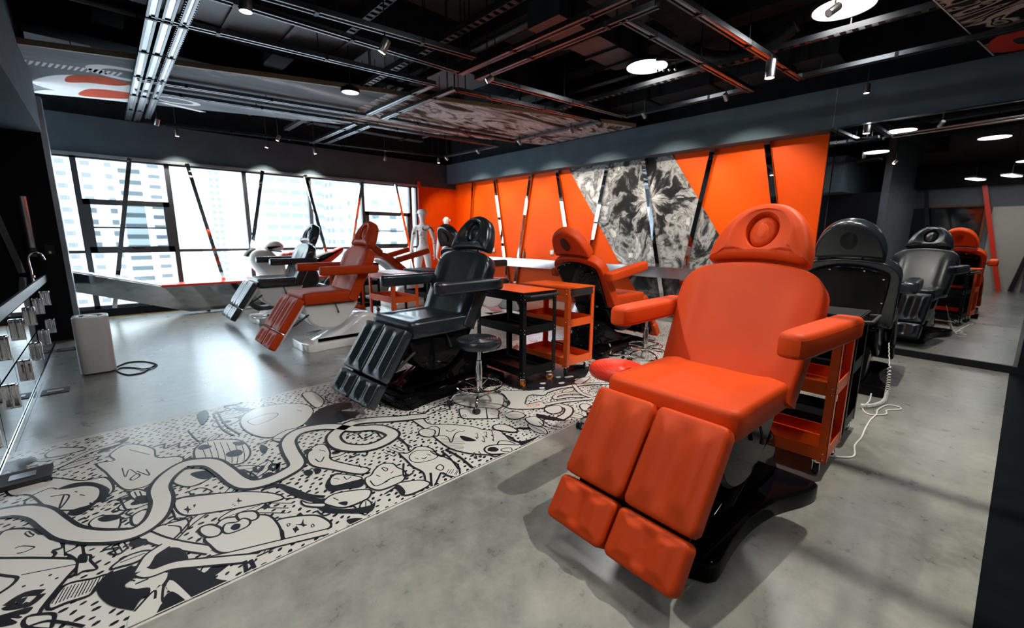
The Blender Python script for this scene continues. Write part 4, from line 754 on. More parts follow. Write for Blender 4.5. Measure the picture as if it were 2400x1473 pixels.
# ================================================================== TREATMENT CHAIRS
def prism_y(mb, pts, wdt, r, y=0.0, mi=0):
    # side outline in x,z given a rounded thickness across y
    cushion(mb, pts, wdt, r, frame((0, y+wdt/2, 0), (0, 0, 1), (0, -1, 0)), rings=2, rb=r, mi=mi)
def pipe_line(pts, t, X, r=0.0026):
    return MB().tube([X @ V((p[0], p[1], t)) for p in pts], r, 5, True)
def chair(label, loc, rz, fab, shell, recline=25.7, plug=True, arms=(0, 0), arm_tilt=0, base_x=0.0, tray=False, leg=56, aoff=(0.405, 0.405), group='reclining treatment chairs'):
    C = thing('treatment_chair', label, 'chair', loc, rz, group)
    # seat
    def hs(x, y):
        e = sstep(0.52, 0.86, abs(x)/0.31); f = sstep(0.0, 0.16, 0.64-y)
        return 0.022*e*(0.35+0.65*f)-0.020*(1-f)*(1-e)
    so = rrect(-0.31, 0.0, 0.31, 0.64, 0.045, 72); XS = frame((-0.275, 0, 0.558), (1, 0, 0), (0, 0, 1))
    m = MB(); cushion(m, so, 0.132, 0.030, XS, hs, rings=10, rb=0.02); seat = m.build('seat', fab, C)
    pipe_line(offset(so, 0.004), 0.106, XS).build('seam', fab, seat)
    # backrest
    r = R(recline); n = V((cos(r), 0, sin(r))); v = V((-sin(r), 0, cos(r))); hinge = V((-0.20, 0, 0.62))
    d0 = V((-0.18, 0, 0.69))-hinge; ang = r-R(25.7)
    q = Matrix.Rotation(-ang, 3, 'Y'); P0 = hinge+q @ d0
    T = 0.118; ob = P0-n*T
    bo = smooth_closed([(-0.315, -0.10), (-0.33, -0.06), (-0.345, 0.20), (-0.357, 0.40), (-0.338, 0.49), (-0.265, 0.56), (-0.13, 0.590), (0, 0.598), (0.13, 0.590), (0.265, 0.56), (0.338, 0.49), (0.357, 0.40), (0.345, 0.20), (0.33, -0.06), (0.315, -0.10), (0.15, -0.105), (0, -0.105), (-0.15, -0.105)], 84)
    def hb(x, y):
        return 0.020*sstep(0.50, 0.80, abs(x)/0.33)*sstep(-0.1, 0.06, y)*(1-0.6*sstep(0.40, 0.60, y))
    XB = frame(ob, v, n); m = MB(); cushion(m, bo, T, 0.028, XB, hb, rings=10, rb=0.015); back = m.build('backrest', fab, C)
    pipe_line(offset(bo, 0.004), T-0.026, XB).build('seam', fab, back)
    # glossy shell on the back
    sh = smooth_closed([(-0.22, -0.14), (-0.235, -0.02), (-0.275, 0.25), (-0.29, 0.42), (-0.27, 0.475), (-0.14, 0.53), (0, 0.548), (0.14, 0.53), (0.27, 0.475), (0.29, 0.42), (0.275, 0.25), (0.235, -0.02), (0.22, -0.14), (0, -0.15)], 64)
    m = MB(); cushion(m, sh, 0.032, 0.012, frame(ob-n*0.0, -v*-1, -n), rings=4); bs = m.build('back_shell', shell, C)
    m = MB()
    for u, w_ in ((-0.25, 0.44), (0.25, 0.44), (-0.12, 0.515), (0.12, 0.515), (-0.25, 0.2), (0.25, 0.2), (-0.21, -0.08), (0.21, -0.08)):
        m.lathe([(0.007, 0.030), (0.007, 0.036), (0, 0.037)], 8, 0, frame(ob+v*w_+V((0, u, 0)), v, -n))
    m.build('screws', 'chrome', bs)
    # headrest
    hd0 = P0+v*0.60-n*T; XH = frame(hd0, v, n)
    ho = smooth_closed([(-0.232, 0.0), (-0.248, 0.035), (-0.238, 0.12), (-0.19, 0.235), (-0.11, 0.315), (0, 0.345), (0.11, 0.315), (0.19, 0.235), (0.238, 0.12), (0.248, 0.035), (0.232, 0.0), (0.11, 0.014), (0, 0.018), (-0.11, 0.014)], 80)
    hole = ellipse(0, 0.178, 0.084, 0.106, 80, pi/2)
    def hh(x, y): return 0.012-0.034*max(0, 1-((x/0.15)**2+((y-0.178)/0.17)**2))
    m = MB(); cushion(m, ho, 0.125, 0.045, XH, hh, hole, 0.055, rings=8, rb=0.03); head = m.build('headrest', fab, C)
    if plug:
        m = MB(); cushion(m, ellipse(0, 0.178, 0.070, 0.091, 48), 0.106, 0.035, XH, lambda x, y: 0.008, rings=4, rb=0.01); m.build('face_pillow', fab, head)
    else:
        m = MB(); cushion(m, ellipse(0, 0.178, 0.060, 0.080, 48), 0.008, 0.003, frame(hd0-n*0.006, v, -n), rings=2); m.build('face_opening_shade', 'rubber' if fab == 'black' else mat('shaded_red_hole', (0.05, 0.006, 0.004), 0.8, var=0.1), head)  # flat dark disc painted as the shade inside the headrest hole
    m = MB()
    for s in (-0.09, 0.09): m.tube([hd0+n*0.05+V((0, s, 0))-v*0.08, hd0+n*0.05+V((0, s, 0))+v*0.06], 0.008, 8)
    m.build('headrest_rods', 'chrome', head)
    # armrests
    for s, tw, ao_ in ((1, arms[0], aoff[0]), (-1, arms[1], aoff[1])):
        XA = Matrix.Translation((-0.30, s*ao_, 0.895)) @ Matrix.Rotation(R(tw)*s, 4, 'Z') @ Matrix.Rotation(-R(arm_tilt), 4, 'Y') @ Matrix.Translation((0.30-0.115, 0, 0))
        ao = smooth_closed([(-0.058, -0.34), (-0.062, -0.2), (-0.060, 0.15), (-0.052, 0.28), (-0.03, 0.315), (0.03, 0.315), (0.052, 0.28), (0.060, 0.15), (0.062, -0.2), (0.058, -0.34), (0.03, -0.365), (-0.03, -0.365)], 56)
        if arm_tilt: XA = Matrix.Translation(P0-V((-0.18, 0, 0.69))) @ XA
        m = MB(); cushion(m, ao, 0.100, 0.026, XA @ frame((0, 0, 0), (1, 0, 0), (0, 0, 1)), rings=4, rb=0.02); arm = m.build('armrest', fab, C)
        m = MB(); m.tube([XA @ V((p[1], -p[0], 0.078)) for p in offset(ao, 0.003)], 0.0026, 5, True); m.build('seam', fab, arm)
        m = MB(); m.box((-0.24, -s*0.066, 0.045), (0.10, 0.012, 0.03), 0, XA).box((-0.29, -s*0.05, 0.03), (0.05, 0.06, 0.018), 0, XA); m.build('arm_bracket', 'chrome', arm, smooth=False)
    # leg rests: two halves, each with a long and a short pad
    lg = R(leg); dv = V((cos(lg), 0, -sin(lg))); nn = V((sin(lg), 0, cos(lg)))
    for s in (1, -1):
        for a, b in ((0.0, 0.425), (0.438, 0.635)):
            o0 = V((0.415, s*0.158, 0.650))-nn*0.082
            pts = rrect(-0.151, a, 0.151, b, 0.026, 56)
            def hl(x, y, a=a, b=b):
                u = (x+0.151)/0.302; e = sstep(0, 0.04, y-a)*sstep(0, 0.035, b-y)
                return e*(0.010*cos(2*pi*(u*2-0.0)+pi)+0.004)
            XL = frame(o0, dv, nn); m = MB(); cushion(m, pts, 0.082, 0.020, XL, hl, rings=9, rb=0.012); pad = m.build('leg_pad', fab, C)
            pipe_line(offset(pts, 0.004), 0.064, XL, 0.0022).build('seam', fab, pad)
    lp = smooth_closed([(-0.27, 0.04), (-0.27, 0.40), (-0.24, 0.56), (-0.1, 0.58), (0.1, 0.58), (0.24, 0.56), (0.27, 0.40), (0.27, 0.04), (0, 0.02)], 48)
    m = MB(); cushion(m, lp, 0.03, 0.012, frame(V((0.415, 0, 0.650))-nn*0.112, dv, nn), rings=3); m.build('leg_shell', shell, C)
    for s in (-1, 1): MB().tube([V((0.30, s*0.24, 0.44)), V((0.30, s*0.24, 0.44)).lerp(V((0.60, s*0.24, 0.24)), 0.5), V((0.60, s*0.24, 0.27))], [0.012, 0.012, 0.007], 8).build('gas_spring', 'rubber', C)
    # shell under the seat
    ss = smooth_closed([(0.33, 0.555), (0.335, 0.47), (0.30, 0.35), (0.20, 0.265), (0.07, 0.235), (-0.05, 0.26), (-0.16, 0.34), (-0.25, 0.46), (-0.28, 0.555), (0.0, 0.558)], 64)
    m = MB(); prism_y(m, ss, 0.50, 0.03); u = m.build('seat_shell', shell, C)
    MB().box((0.02, 0, 0.556), (0.60, 0.54, 0.014)).build('seat_frame', 'rail_dark', u, smooth=False)
    m = MB(); m.tube([(0.0, 0.26, 0.545), (-0.02, 0.275, 0.47), (-0.03, 0.275, 0.43)], [0.006, 0.006, 0.011], 8); m.build('release_lever', 'rubber', u)
    # column cover and foot plate
    bx = base_x
    cc = smooth_closed([(0.36+bx, 0.085), (0.22+bx, 0.12), (0.05+bx, 0.20), (-0.12+bx, 0.30), (-0.26+bx, 0.375), (-0.36+bx, 0.375), (-0.435+bx, 0.32), (-0.47+bx, 0.20), (-0.48+bx, 0.085), (0, 0.08)], 64)
    m = MB(); prism_y(m, cc, 0.44, 0.05); m.build('column_cover', shell, C)
    po = smooth_closed([(0.47+bx, -0.27), (0.495+bx, -0.15), (0.50+bx, 0), (0.495+bx, 0.15), (0.47+bx, 0.27), (0.42+bx, 0.315), (0.22+bx, 0.292), (0.0+bx, 0.285), (-0.22+bx, 0.315), (-0.42+bx, 0.385), (-0.52+bx, 0.40), (-0.545+bx, 0.36), (-0.55+bx, 0), (-0.545+bx, -0.36), (-0.52+bx, -0.40), (-0.42+bx, -0.385), (-0.22+bx, -0.315), (0.0+bx, -0.285), (0.22+bx, -0.292), (0.42+bx, -0.315)], 96)
    m = MB(); Xb = Matrix.Translation((0, 0, 0.0))
    if tray: cushion(m, po, 0.105, 0.014, Xb, None, rrect(0.06+bx, -0.24, 0.44+bx, 0.24, 0.05, 96), 0.055, rings=4, rb=0.006)
    else: cushion(m, po, 0.092, 0.018, Xb, None, rings=6, rb=0.006)
    m.build('base_plate', shell, C)
    return C
chair('large red-orange leatherette treatment chair nearest the camera, on a glossy black base', (2.05, 0.81, 0), 177, 'orange', 'gloss_black', arms=(-3.5, -3), aoff=(0.43, 0.405))
chair('black leatherette treatment chair in the centre with a glossy black base on the floor drawing', (1.98, 3.17, 0), 183, 'black', 'gloss_black', base_x=-0.02, tray=True)
chair('red-orange treatment chair with a glossy white base left of the centre, facing left', (1.93, 5.40, 0), 180, 'orange', 'gloss_white', base_x=-0.11)
chair('black treatment chair with a glossy white base, farthest left, near the windows', (1.97, 7.58, 0), 180, 'black', 'gloss_white', base_x=-0.07)
chair('red-orange treatment chair with a black shell seen from behind, at the middle carts', (4.38, 2.98, 0.0), -4, 'orange', 'gloss_black', recline=35, plug=False, arm_tilt=9)
chair('black treatment chair seen from behind, beside the wall mirror and facing it', (5.22, 0.72, 0), 0, 'black', 'gloss_black', recline=28)
chair('black treatment chair with white shell, only its headrest showing behind the centre black chair', (4.28, 5.30, 0), 0, 'black', 'gloss_white', recline=27, plug=False)
chair('red-orange treatment chair leaning far back with a white shell, near the windows', (4.40, 7.55, 0), -3, 'orange', 'gloss_white', recline=52, plug=True, arm_tilt=14)

# ================================================================== TOOL CARTS
def caster(par, x, y, z, wheel, rz=0.0, rr=0.035):
    X = Matrix.Translation((x, y, 0)) @ Matrix.Rotation(R(rz), 4, 'Z')
    c = MB().box((0, 0, z-0.004), (0.055, 0.055, 0.008), 0, X).lathe([(0.018, z-0.022), (0.018, z-0.008)], 12, 0, X)
    for s in (-1, 1): c.box((0.014, s*0.017, (z-0.015+rr)/2+0.004), (0.036, 0.004, z-0.015-rr+0.02), 0, X)
    c.box((0.045, 0, z-0.028), (0.045, 0.03, 0.005), 0, X)
    o = c.build('caster', 'chrome', par, smooth=False)
    Xw = X @ Matrix.Translation((0.016, 0, rr)) @ Matrix.Rotation(R(90), 4, 'X')
    MB().lathe([(0, -0.012), (rr-0.010, -0.012), (rr-0.006, -0.014), (rr-0.001, -0.012), (rr, 0), (rr-0.001, 0.012), (rr-0.006, 0.014), (rr-0.010, 0.012), (0, 0.012)], 20, 0, Xw).build('wheel', wheel, o)
    return o
def cart(label, loc, rz, col, top, wheel, wx=0.42, ly=0.66, endcap=None, handle=True, levels=(0.19, 0.51), bottom=0.095):
    K = thing('tool_cart', label, 'cart', loc, rz, 'three-tier metal tool carts')
    H = 0.865; w2, l2 = wx/2, ly/2
    for sx in (-1, 1):
        for sy in (-1, 1):
            p = MB().box((sx*(w2-0.0015), sy*(l2-0.022), (H+bottom)/2), (0.003, 0.044, H-bottom)).box((sx*(w2-0.022), sy*(l2-0.0015), (H+bottom)/2), (0.044, 0.003, H-bottom))
            o = p.build('post', col, K, smooth=False); m = MB()
            for z in (bottom+0.02, bottom+0.055, levels[1]-0.005, levels[1]+0.03, H-0.02, H-0.055):
                m.lathe([(0.0055, 0), (0.0055, 0.002), (0, 0.004)], 8, 0, frame((sx*w2, sy*(l2-0.02), z), (0, 0, 1), (sx, 0, 0)))
                m.lathe([(0.0055, 0), (0.0055, 0.002), (0, 0.004)], 8, 0, frame((sx*(w2-0.02), sy*l2, z), (0, 0, 1), (0, sy, 0)))
            m.build('screws', 'chrome', o)
    for z in (levels[0]-0.08, levels[1]-0.02):
        a, b = w2-0.004, l2-0.004; h = 0.075
        m = MB().box((0, 0, z+0.0035), (2*a, 2*b, 0.004))
        for s in (-1, 1): m.box((s*a, 0, z+h/2), (0.004, 2*b, h)).box((0, s*b, z+h/2), (2*a, 0.004, h))
        m.build('tray', col, K, smooth=False)
    m = MB().box((0, 0, H-0.002), (wx+0.006, ly+0.006, 0.006))
    for s in (-1, 1): m.box((s*(w2-0.004), 0, H-0.042), (0.004, ly-0.01, 0.075)).box((0, s*(l2-0.004), H-0.042), (wx-0.01, 0.004, 0.075))
    tp = m.build('top', col, K, smooth=False)
    MB().box((0, 0, H+0.003), (wx-0.012, ly-0.012, 0.004)).build('top_mat', top, tp, smooth=False)
    if endcap: MB().box((0, -l2-0.002, H-0.04), (wx-0.07, 0.006, 0.066)).build('end_plate', endcap, tp, smooth=False)
    if handle:
        MB().tube([(-w2+0.03, -l2, H-0.03), (-w2+0.03, -l2-0.055, H-0.026), (w2-0.03, -l2-0.055, H-0.026), (w2-0.03, -l2, H-0.03)], 0.011, 10).build('handle', 'rubber' if col == 'cart_black' else col, tp)
    for i, (sx, sy) in enumerate(((-1, -1), (1, -1), (-1, 1), (1, 1))): caster(K, sx*(w2-0.045), sy*(l2-0.05), bottom, wheel, (20, -25, 70, 10)[i])
    return K
cart('orange tool cart behind the armrest of the front red chair', (2.99, 0.73, 0), 0, 'cart_orange', 'cart_orange', 'rubber', wx=0.39, handle=False, bottom=0.10)
cart('black tool cart between the orange cart and the black chair by the mirror', (3.52, 0.74, 0), 0, 'cart_black', 'cart_black', 'rubber', wx=0.39)
cart('black tool cart with a red top and orange wheels beside the centre black chair', (2.78, 2.90, 0), -2, 'cart_black', 'cart_orange', 'orange_rubber')
cart('orange tool cart with a black end plate, right of the black cart in the middle', (3.32, 2.86, 0), -1, 'cart_orange', 'cart_orange', 'rubber', wx=0.40, endcap='rubber', handle=False)
cart('rust-orange tool cart standing behind the armrest of the centre black chair', (2.78, 5.30, 0), 0, 'cart_orange', 'cart_orange', 'rubber', wx=0.38, handle=False)
cart('black tool cart partly hidden behind the backrest of the centre black chair', (3.36, 5.38, 0), 0, 'cart_black', 'cart_black', 'rubber', wx=0.38)
cart('small red tool cart behind the orange chair with the white base', (2.86, 7.05, 0), 0, 'cart_orange', 'steel', 'rubber', wx=0.36, ly=0.5, handle=False)
cart('black tool cart with a brown top near the far leaning-back chair', (3.30, 7.45, 0), 0, 'cart_black', 'cart_black', 'rubber', wx=0.36, handle=False)

# ================================================================== STOOLS
def stool(label, loc, rz, seat, zs=0.55):
    K = thing('rolling_stool', label, 'stool', loc, rz, 'round rolling stools')
    pr = [(0, zs-0.075), (0.15, zs-0.075), (0.172, zs-0.068), (0.185, zs-0.045), (0.185, zs-0.028), (0.176, zs-0.008), (0.160, zs)]
    for r in (0.145, 0.122, 0.099, 0.076, 0.053): pr += [(r+0.006, zs+0.000), (r, zs-0.005), (r-0.006, zs+0.001)]
    pr += [(0.03, zs-0.002), (0, zs-0.002)]
    MB().lathe(pr, 56).build('seat', seat, K)
    MB().lathe([(0, zs-0.085), (0.10, zs-0.085), (0.10, zs-0.076), (0, zs-0.076)], 24).build('seat_plate', 'rubber', K)
    MB().tube([(0.02, 0, zs-0.09), (0.10, 0.05, zs-0.095), (0.17, 0.085, zs-0.10)], [0.006, 0.006, 0.010], 8).build('height_lever', 'rubber', K)
    MB().lathe([(0.016, 0.30), (0.016, zs-0.08)], 20).build('gas_rod', 'chrome', K)
    MB().lathe([(0.028, 0.075), (0.028, 0.29), (0.024, 0.31), (0.024, 0.36), (0.017, 0.365)], 24).build('column', 'chrome', K)
    ring = MB().tube([(0.185*cos(2*pi*k/48), 0.185*sin(2*pi*k/48), 0.155) for k in range(48)], 0.0085, 8, True)
    for k in range(5):
        a = 2*pi*k/5+0.3; ring.tube([(0.03*cos(a), 0.03*sin(a), 0.135), (0.185*cos(a), 0.185*sin(a), 0.155)], 0.007, 8)
    ring.build('foot_ring', 'chrome', K)
    MB().lathe([(0, 0.07), (0.036, 0.07), (0.036, 0.115), (0.03, 0.125), (0, 0.125)], 24).build('hub', 'chrome', K)
    for k in range(5):
        a = 2*pi*k/5; c, s_ = cos(a), sin(a)
        lg = MB().tube(smooth_open([(0.02*c, 0.02*s_, 0.10), (0.12*c, 0.12*s_, 0.105), (0.20*c, 0.20*s_, 0.095), (0.235*c, 0.235*s_, 0.06), (0.235*c, 0.235*s_, 0.045)], 5), 0.011, 8).build('leg', 'chrome', K)
        X = Matrix.Translation((0.238*c, 0.238*s_, 0.026)) @ Matrix.Rotation(a+0.6*(k+1), 4, 'Z') @ Matrix.Rotation(R(90), 4, 'X')
        w_ = MB()
        for o in (-0.014, 0.014): w_.lathe([(0, o-0.009), (0.02, o-0.009), (0.025, o-0.006), (0.026, o), (0.025, o+0.006), (0.02, o+0.009), (0, o+0.009)], 18, 0, X)
        w_.build('caster', 'rubber', lg); MB().lathe([(0, -0.0242), (0.017, -0.0242), (0.017, -0.0232), (0, -0.0232)], 16, 0, X).lathe([(0.005, -0.02), (0.005, 0.02)], 8, 0, X).build('hub_cap', 'plastic', lg)
    return K
stool('black round rolling stool with chrome foot ring beside the centre black chair', (2.09, 2.605, 0), 10, 'black', 0.545)
stool('red round rolling stool just left of the front red chair seat', (2.40, 1.52, 0), 40, 'red', 0.505)
stool('red rolling stool with its seat hidden behind the front chair armrest', (4.27, 2.36, 0), 25, 'red', 0.60)

# ================================================================== AIR PURIFIER AND CABLES
ap = thing('air_purifier', 'silver-grey rounded air purifier standing by the black wall', 'air purifier', (-0.185, 5.80, 0))
m = MB(); cushion(m, rrect(-0.13, -0.13, 0.13, 0.13, 0.07, 64), 0.555, 0.012, Matrix.Translation((0, 0, 0.012)), None, ellipse(0, 0, 0.095, 0.095, 64), 0.012, rings=3, rb=0.01); m.build('body', 'silver', ap)
MB().lathe([(0, 0.566), (0.045, 0.566), (0.05, 0.560), (0.05, 0.55), (0, 0.55)], 32).build('fan_cap', 'silver', ap)
m = MB(); cushion(m, rrect(-0.115, -0.115, 0.115, 0.115, 0.06, 48), 0.014, 0.004, Matrix.Identity(4), rings=1); m.build('foot', 'rubber', ap)
m = MB()
for k in range(24):
    a = 2*pi*k/24; m.box((0.072*cos(a), 0.072*sin(a), 0.557), (0.036, 0.004, 0.006), rot=a)
m.build('grille', 'rail_dark', ap, smooth=False)
def cord(label, pts, r, m_, name='power_cable', per=8):
    return tag(MB().tube(smooth_open(pts, per), r, 8).build(name, m_), label, 'cable')
cord('black power cord looped on the floor beside the air purifier', [(-0.069, 5.83, 0.006), (0.034, 5.98, 0.006), (0.169, 5.90, 0.006), (0.251, 5.66, 0.006), (0.15, 5.556, 0.009), (0.07, 5.70, 0.006), (-0.02, 5.78, 0.006), (-0.058, 5.671, 0.006), (0.017, 5.44, 0.006), (0.121, 5.434, 0.006), (0.16, 5.50, 0.006), (0.23, 5.62, 0.016)], 0.006, 'rubber')
cord('white cable straggling over the floor beside the carts and the mirror chair', [(3.14, 0.44, 0.006), (3.241, 0.336, 0.006), (3.433, 0.354, 0.006), (3.62, 0.345, 0.006), (3.811, 0.35, 0.006), (4.025, 0.349, 0.006), (4.186, 0.335, 0.006), (4.324, 0.34, 0.006), (4.503, 0.301, 0.006), (4.521, 0.235, 0.006), (4.463, 0.22, 0.006), (4.36, 0.29, 0.006), (4.25, 0.286, 0.006), (4.15, 0.37, 0.006), (4.27, 0.43, 0.006), (4.42, 0.41, 0.03), (4.58, 0.42, 0.05)], 0.0055, 'cable_white')
p0 = smooth_open([(4.93, 0.39, 0.44), (4.80, 0.345, 0.20), (4.66, 0.33, 0.07), (4.52, 0.33, 0.030), (4.36, 0.37, 0.026), (4.25, 0.44, 0.03)], 40)
pts = []
for i_, q_ in enumerate(p0[:-1]):
    t_ = (p0[i_+1]-q_).normalized(); a_ = t_.cross(V((0, 1, 0.2))).normalized(); b_ = t_.cross(a_); g_ = 0.012 if i_ > 30 else 0.002
    pts.append(q_+(a_*cos(i_*1.25)+b_*sin(i_*1.25))*g_)
tag(MB().tube(pts, 0.0042, 6).build('coiled_cable', 'cable_white'), 'coiled white handset cable hanging from the black chair by the mirror', 'cable')
cord('thin white cable on the floor behind the red stool', [(4.02, 2.70, 0.01), (4.05, 2.66, 0.05), (4.2, 2.78, 0.10), (4.33, 2.95, 0.05), (4.46, 3.1, 0.012)], 0.007, 'cable_white')


# ================================================================== MANNEQUINS
def skinned(name, verts, edges, m, parent, sub=2, root=0):
    me = bpy.data.meshes.new(name); b = bmesh.new(); sk = b.verts.layers.skin.verify(); bv = []
    for i, (co, rx, ry) in enumerate(verts):
        x = b.verts.new(co); x[sk].radius = (rx, ry); x[sk].use_root = (i == root); bv.append(x)
    for i, j in edges: b.edges.new((bv[i], bv[j]))
    b.to_mesh(me); b.free(); me.materials.append(M[m]); o = bpy.data.objects.new(name, me); COL.objects.link(o); o.parent = parent
    sm = o.modifiers.new('skin', 'SKIN'); sm.use_smooth_shade = True; sm.branch_smoothing = 0.6
    ss = o.modifiers.new('subdivision', 'SUBSURF'); ss.levels = sub; ss.render_levels = sub
    return o
def mannequin(label, loc, rz, hgt, skin, cap=False, female=False):
    K = thing('mannequin', label, 'mannequin', loc, rz); s = hgt/1.85
    Vv, E = [], []
    def add(p, r, pr=None, r2=None):
        Vv.append((V(p)*s, r*s, (r2 or r)*s)); i = len(Vv)-1
        if pr is not None: E.append((pr, i))
        return i
    sw = 0.155 if female else 0.185
    pel = add((0, 0, 0.98), 0.135, None, 0.105); wa = add((0, 0, 1.12), 0.125 if not female else 0.10, pel, 0.09)
    ch = add((0, 0, 1.34), 0.155 if not female else 0.13, wa, 0.105); ut = add((0, 0, 1.475), 0.10, ch, 0.075); nk = add((0.005, 0, 1.56), 0.052, ut)
    jaw = add((0.022, 0, 1.645), 0.058, nk, 0.066); hd = add((0.010, 0, 1.725), 0.076, jaw, 0.092); tp = add((0.0, 0, 1.80), 0.055, hd, 0.068)
    for sd in (-1, 1):
        sh = add((0, sd*sw, 1.455), 0.062, ut); el = add((-0.02, sd*(sw+0.075), 1.165), 0.042, sh); wr = add((0.03, sd*(sw+0.095), 0.925), 0.028, el)
        pm = add((0.04, sd*(sw+0.10), 0.865), 0.030, wr, 0.020)
        for f, (dx, ln) in enumerate(((-0.030, 0.062), (-0.010, 0.075), (0.010, 0.078), (0.030, 0.068))):
            k1 = add((0.04+dx, sd*(sw+0.103), 0.832), 0.0095, pm); k2 = add((0.045+dx, sd*(sw+0.098), 0.832-ln*0.55), 0.0085, k1); add((0.053+dx, sd*(sw+0.086), 0.832-ln), 0.007, k2)
        t1 = add((0.075, sd*(sw+0.090), 0.872), 0.010, pm); add((0.090, sd*(sw+0.080), 0.835), 0.008, t1)
        hp = add((0, sd*0.088, 0.90), 0.098, pel); kn = add((0.015, sd*0.130, 0.52), 0.058, hp); an = add((-0.015, sd*0.165, 0.10), 0.036, kn); add((0.10, sd*0.180, 0.035), 0.034, an, 0.026)
    body = skinned('body', Vv, E, skin, K)
    m = MB()   # nose, brow, lips and ears of the head
    hx = lambda p: V(p)*s
    m.lathe([(0.012*s, 0), (0.010*s, 0.012*s), (0.0, 0.022*s)], 10, 0, frame(hx((0.078, 0, 1.700)), (0, 0, 1), (1, 0, -0.25)))
    m.tube([hx((0.080, 0, 1.735)), hx((0.094, 0, 1.702))], [0.006*s, 0.010*s], 8)
    for sd in (-1, 1):
        m.tube([hx((0.080, sd*0.012, 1.742)), hx((0.080, sd*0.030, 1.746)), hx((0.068, sd*0.048, 1.738))], 0.006*s, 6)
        m.lathe([(0.010*s, 0), (0.007*s, 0.005*s), (0, 0.007*s)], 10, 0, frame(hx((0.077, sd*0.028, 1.722)), (0, 0, 1), (1, sd*0.3, 0)))
        m.tube([hx((0.0, sd*0.082, 1.745)), hx((-0.012, sd*0.090, 1.730)), hx((-0.006, sd*0.088, 1.705)), hx((0.004, sd*0.082, 1.695))], 0.008*s, 6)
    m.tube([hx((0.072, -0.022, 1.668)), hx((0.082, 0, 1.670)), hx((0.072, 0.022, 1.668))], [0.004*s, 0.007*s, 0.004*s], 6)
    m.build('face', 'white', body)
    if cap:
        c = MB().lathe([(0.094*s, -0.02*s), (0.104*s, 0.0), (0.108*s, 0.03*s), (0.090*s, 0.065*s), (0.05*s, 0.085*s), (0, 0.09*s)], 28, 0, Matrix.Translation(V((0.0, 0, 1.765))*s))
        c.add([tuple(V((0.02+rr*cos(a)*1.2, rr*sin(a), 1.765-0.012*(rr > .1)))*s) for rr in (0.09, 0.145) for a in [R(-65+10*k) for k in range(14)]], [(k, k+1, 15+k, 14+k) for k in range(13)])
        c.build('cap', 'white', K)
    MB().lathe([(0, 0), (0.22, 0), (0.22, 0.012), (0, 0.014)], 40, 0, Matrix.Translation((0, 0, -0.03))).build('stand', 'steel', K)
    return K
mannequin('white mannequin with inked torso and a cap standing before the red end wall', (5.32, 8.62, 0.03), 215, 1.90, 'tattoo', cap=True)
mannequin('plain white mannequin standing in the red corner behind the black headrest', (6.18, 8.92, 0.03), 218, 1.82, 'white', female=True)

# ================================================================== DISPLAY MACHINE BY THE WINDOW
dm = thing('motorcycle', 'white, red and black motorcycle parked behind the far left black chair', 'motorcycle', (2.62, 8.50, 0), 180)
for nm, x in (('front_wheel', 0.66), ('rear_wheel', -0.66)):
    Xw = Matrix.Translation((x, 0, 0.30)) @ Matrix.Rotation(R(90), 4, 'X')
    wh = MB().tube([(0.25*cos(2*pi*k/40), 0.25*sin(2*pi*k/40), 0) for k in range(40)], 0.052, 10, True, 0, Xw).build(nm, 'rubber', dm)
    sp = MB().lathe([(0.03, -0.04), (0.03, 0.04)], 12, 0, Xw)
    for k in range(6):
        a = 2*pi*k/6; sp.tube([(0.03*cos(a), 0.03*sin(a), 0), (0.22*cos(a), 0.22*sin(a), 0)], 0.011, 6, False, 0, Xw)
    sp.build('rim', 'steel', wh)
m = MB(); prism_y(m, smooth_closed([(0.86, 0.92), (0.78, 1.08), (0.58, 1.10), (0.42, 0.98), (0.30, 0.80), (0.36, 0.52), (0.56, 0.45), (0.70, 0.66)], 48), 0.36, 0.07); m.build('front_fairing', 'white', dm)
m = MB(); prism_y(m, smooth_closed([(0.90, 0.98), (0.86, 1.06), (0.74, 1.12), (0.76, 1.02)], 32), 0.22, 0.04); m.build('nose', 'rubber', dm)
m = MB(); prism_y(m, smooth_closed([(0.62, 1.08), (0.56, 1.20), (0.40, 1.26), (0.28, 1.16), (0.36, 1.06)], 40), 0.26, 0.08); m.build('windscreen', 'white', dm)
m = MB(); prism_y(m, smooth_closed([(0.34, 0.98), (0.20, 1.05), (-0.02, 1.03), (-0.14, 0.90), (-0.06, 0.80), (0.26, 0.82)], 48), 0.30, 0.08); m.build('fuel_tank', 'red', dm)
m = MB(); prism_y(m, smooth_closed([(-0.10, 0.88), (-0.34, 0.90), (-0.60, 1.06), (-0.78, 1.12), (-0.74, 1.00), (-0.46, 0.80), (-0.16, 0.78)], 48), 0.20, 0.04); m.build('tail', 'red', dm)
m = MB(); prism_y(m, smooth_closed([(-0.36, 0.905), (-0.48, 0.95), (-0.58, 1.03), (-0.46, 1.01), (-0.30, 0.95)], 32), 0.205, 0.02); m.build('tail_patch', 'rubber', dm)
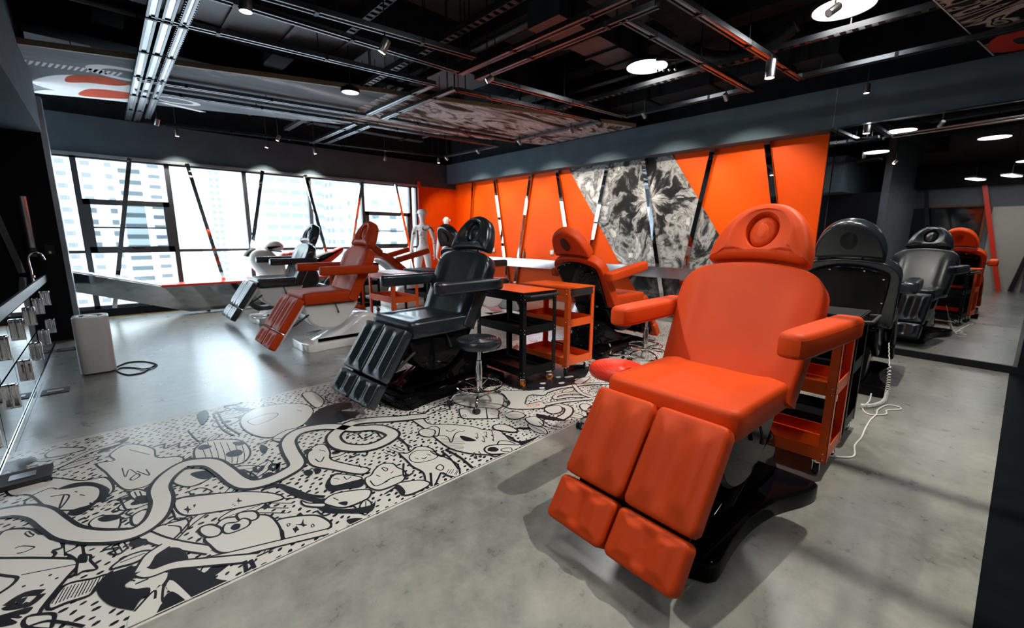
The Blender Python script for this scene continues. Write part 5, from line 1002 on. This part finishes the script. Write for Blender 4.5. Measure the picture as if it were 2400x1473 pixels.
m = MB(); prism_y(m, smooth_closed([(0.40, 0.62), (0.10, 0.78), (-0.22, 0.72), (-0.26, 0.46), (0.06, 0.28), (0.36, 0.36)], 48), 0.28, 0.06); m.build('engine', 'rail_dark', dm)
m = MB()
for s in (-0.09, 0.09): m.tube([(0.48, s, 1.02), (0.66, s, 0.30)], 0.020, 8); m.tube([(-0.16, s, 0.46), (-0.66, s, 0.30)], 0.022, 8)
m.build('fork', 'steel', dm)
MB().tube([(0.40, -0.32, 1.06), (0.50, -0.12, 1.08), (0.50, 0.12, 1.08), (0.40, 0.32, 1.06)], 0.014, 8).build('handlebar', 'rubber', dm)

# ================================================================== THE OTHER SIDE OF THE ROOM (seen in the mirror)
sc = thing('wall_screen', 'large dark framed screen on the grey wall, seen in the mirror', 'screen', (-3.58, 2.2, 1.75))
MB().box((0, 0, 0), (0.05, 1.6, 0.95)).build('frame', 'bronze', sc, smooth=False); MB().box((0.028, 0, 0), (0.01, 1.50, 0.86)).build('panel', 'counter', sc, smooth=False)
struct(sbox('door_1', (-3.60, 0.55, 0), (-3.55, 1.30, 2.15), mat('beige_door', (0.42, 0.38, 0.33), 0.5, var=0.05)))
for k, (a, b, m_) in enumerate([(2.7, 2.2, 'rail_dark'), (1.6, 0.9, 'red'), (0.2, 0.7, 'rail_dark'), (-0.6, -1.2, 'rail_dark')]):
    st = strip('x', (a, 3.1), (b, 0.02), -3.45, 'leaning strip on the grey back wall, %s from the cabinets' % O_[k], 0.09); st.data.materials[0] = M[m_]
for k, (x, y) in enumerate([(-2.2, 1.5), (-2.0, 0.9)]):
    o = thing('panel_lamp', 'flat rectangular hanging lamp near the back wall, %s one' % ('left', 'right')[k], 'lamp', (x, y, 2.75), 12, 'flat panel lamps')
    MB().box((0, 0, 0.02), (0.6, 0.16, 0.03)).build('housing', 'plastic', o, smooth=False); MB().box((0, 0, 0.002), (0.58, 0.14, 0.006)).build('diffuser', M['led'], o, smooth=False)
    MB().tube([(0, 0, 0.035), (0, 0, 1.34)], 0.005, 6).build('cord', 'rubber', o)
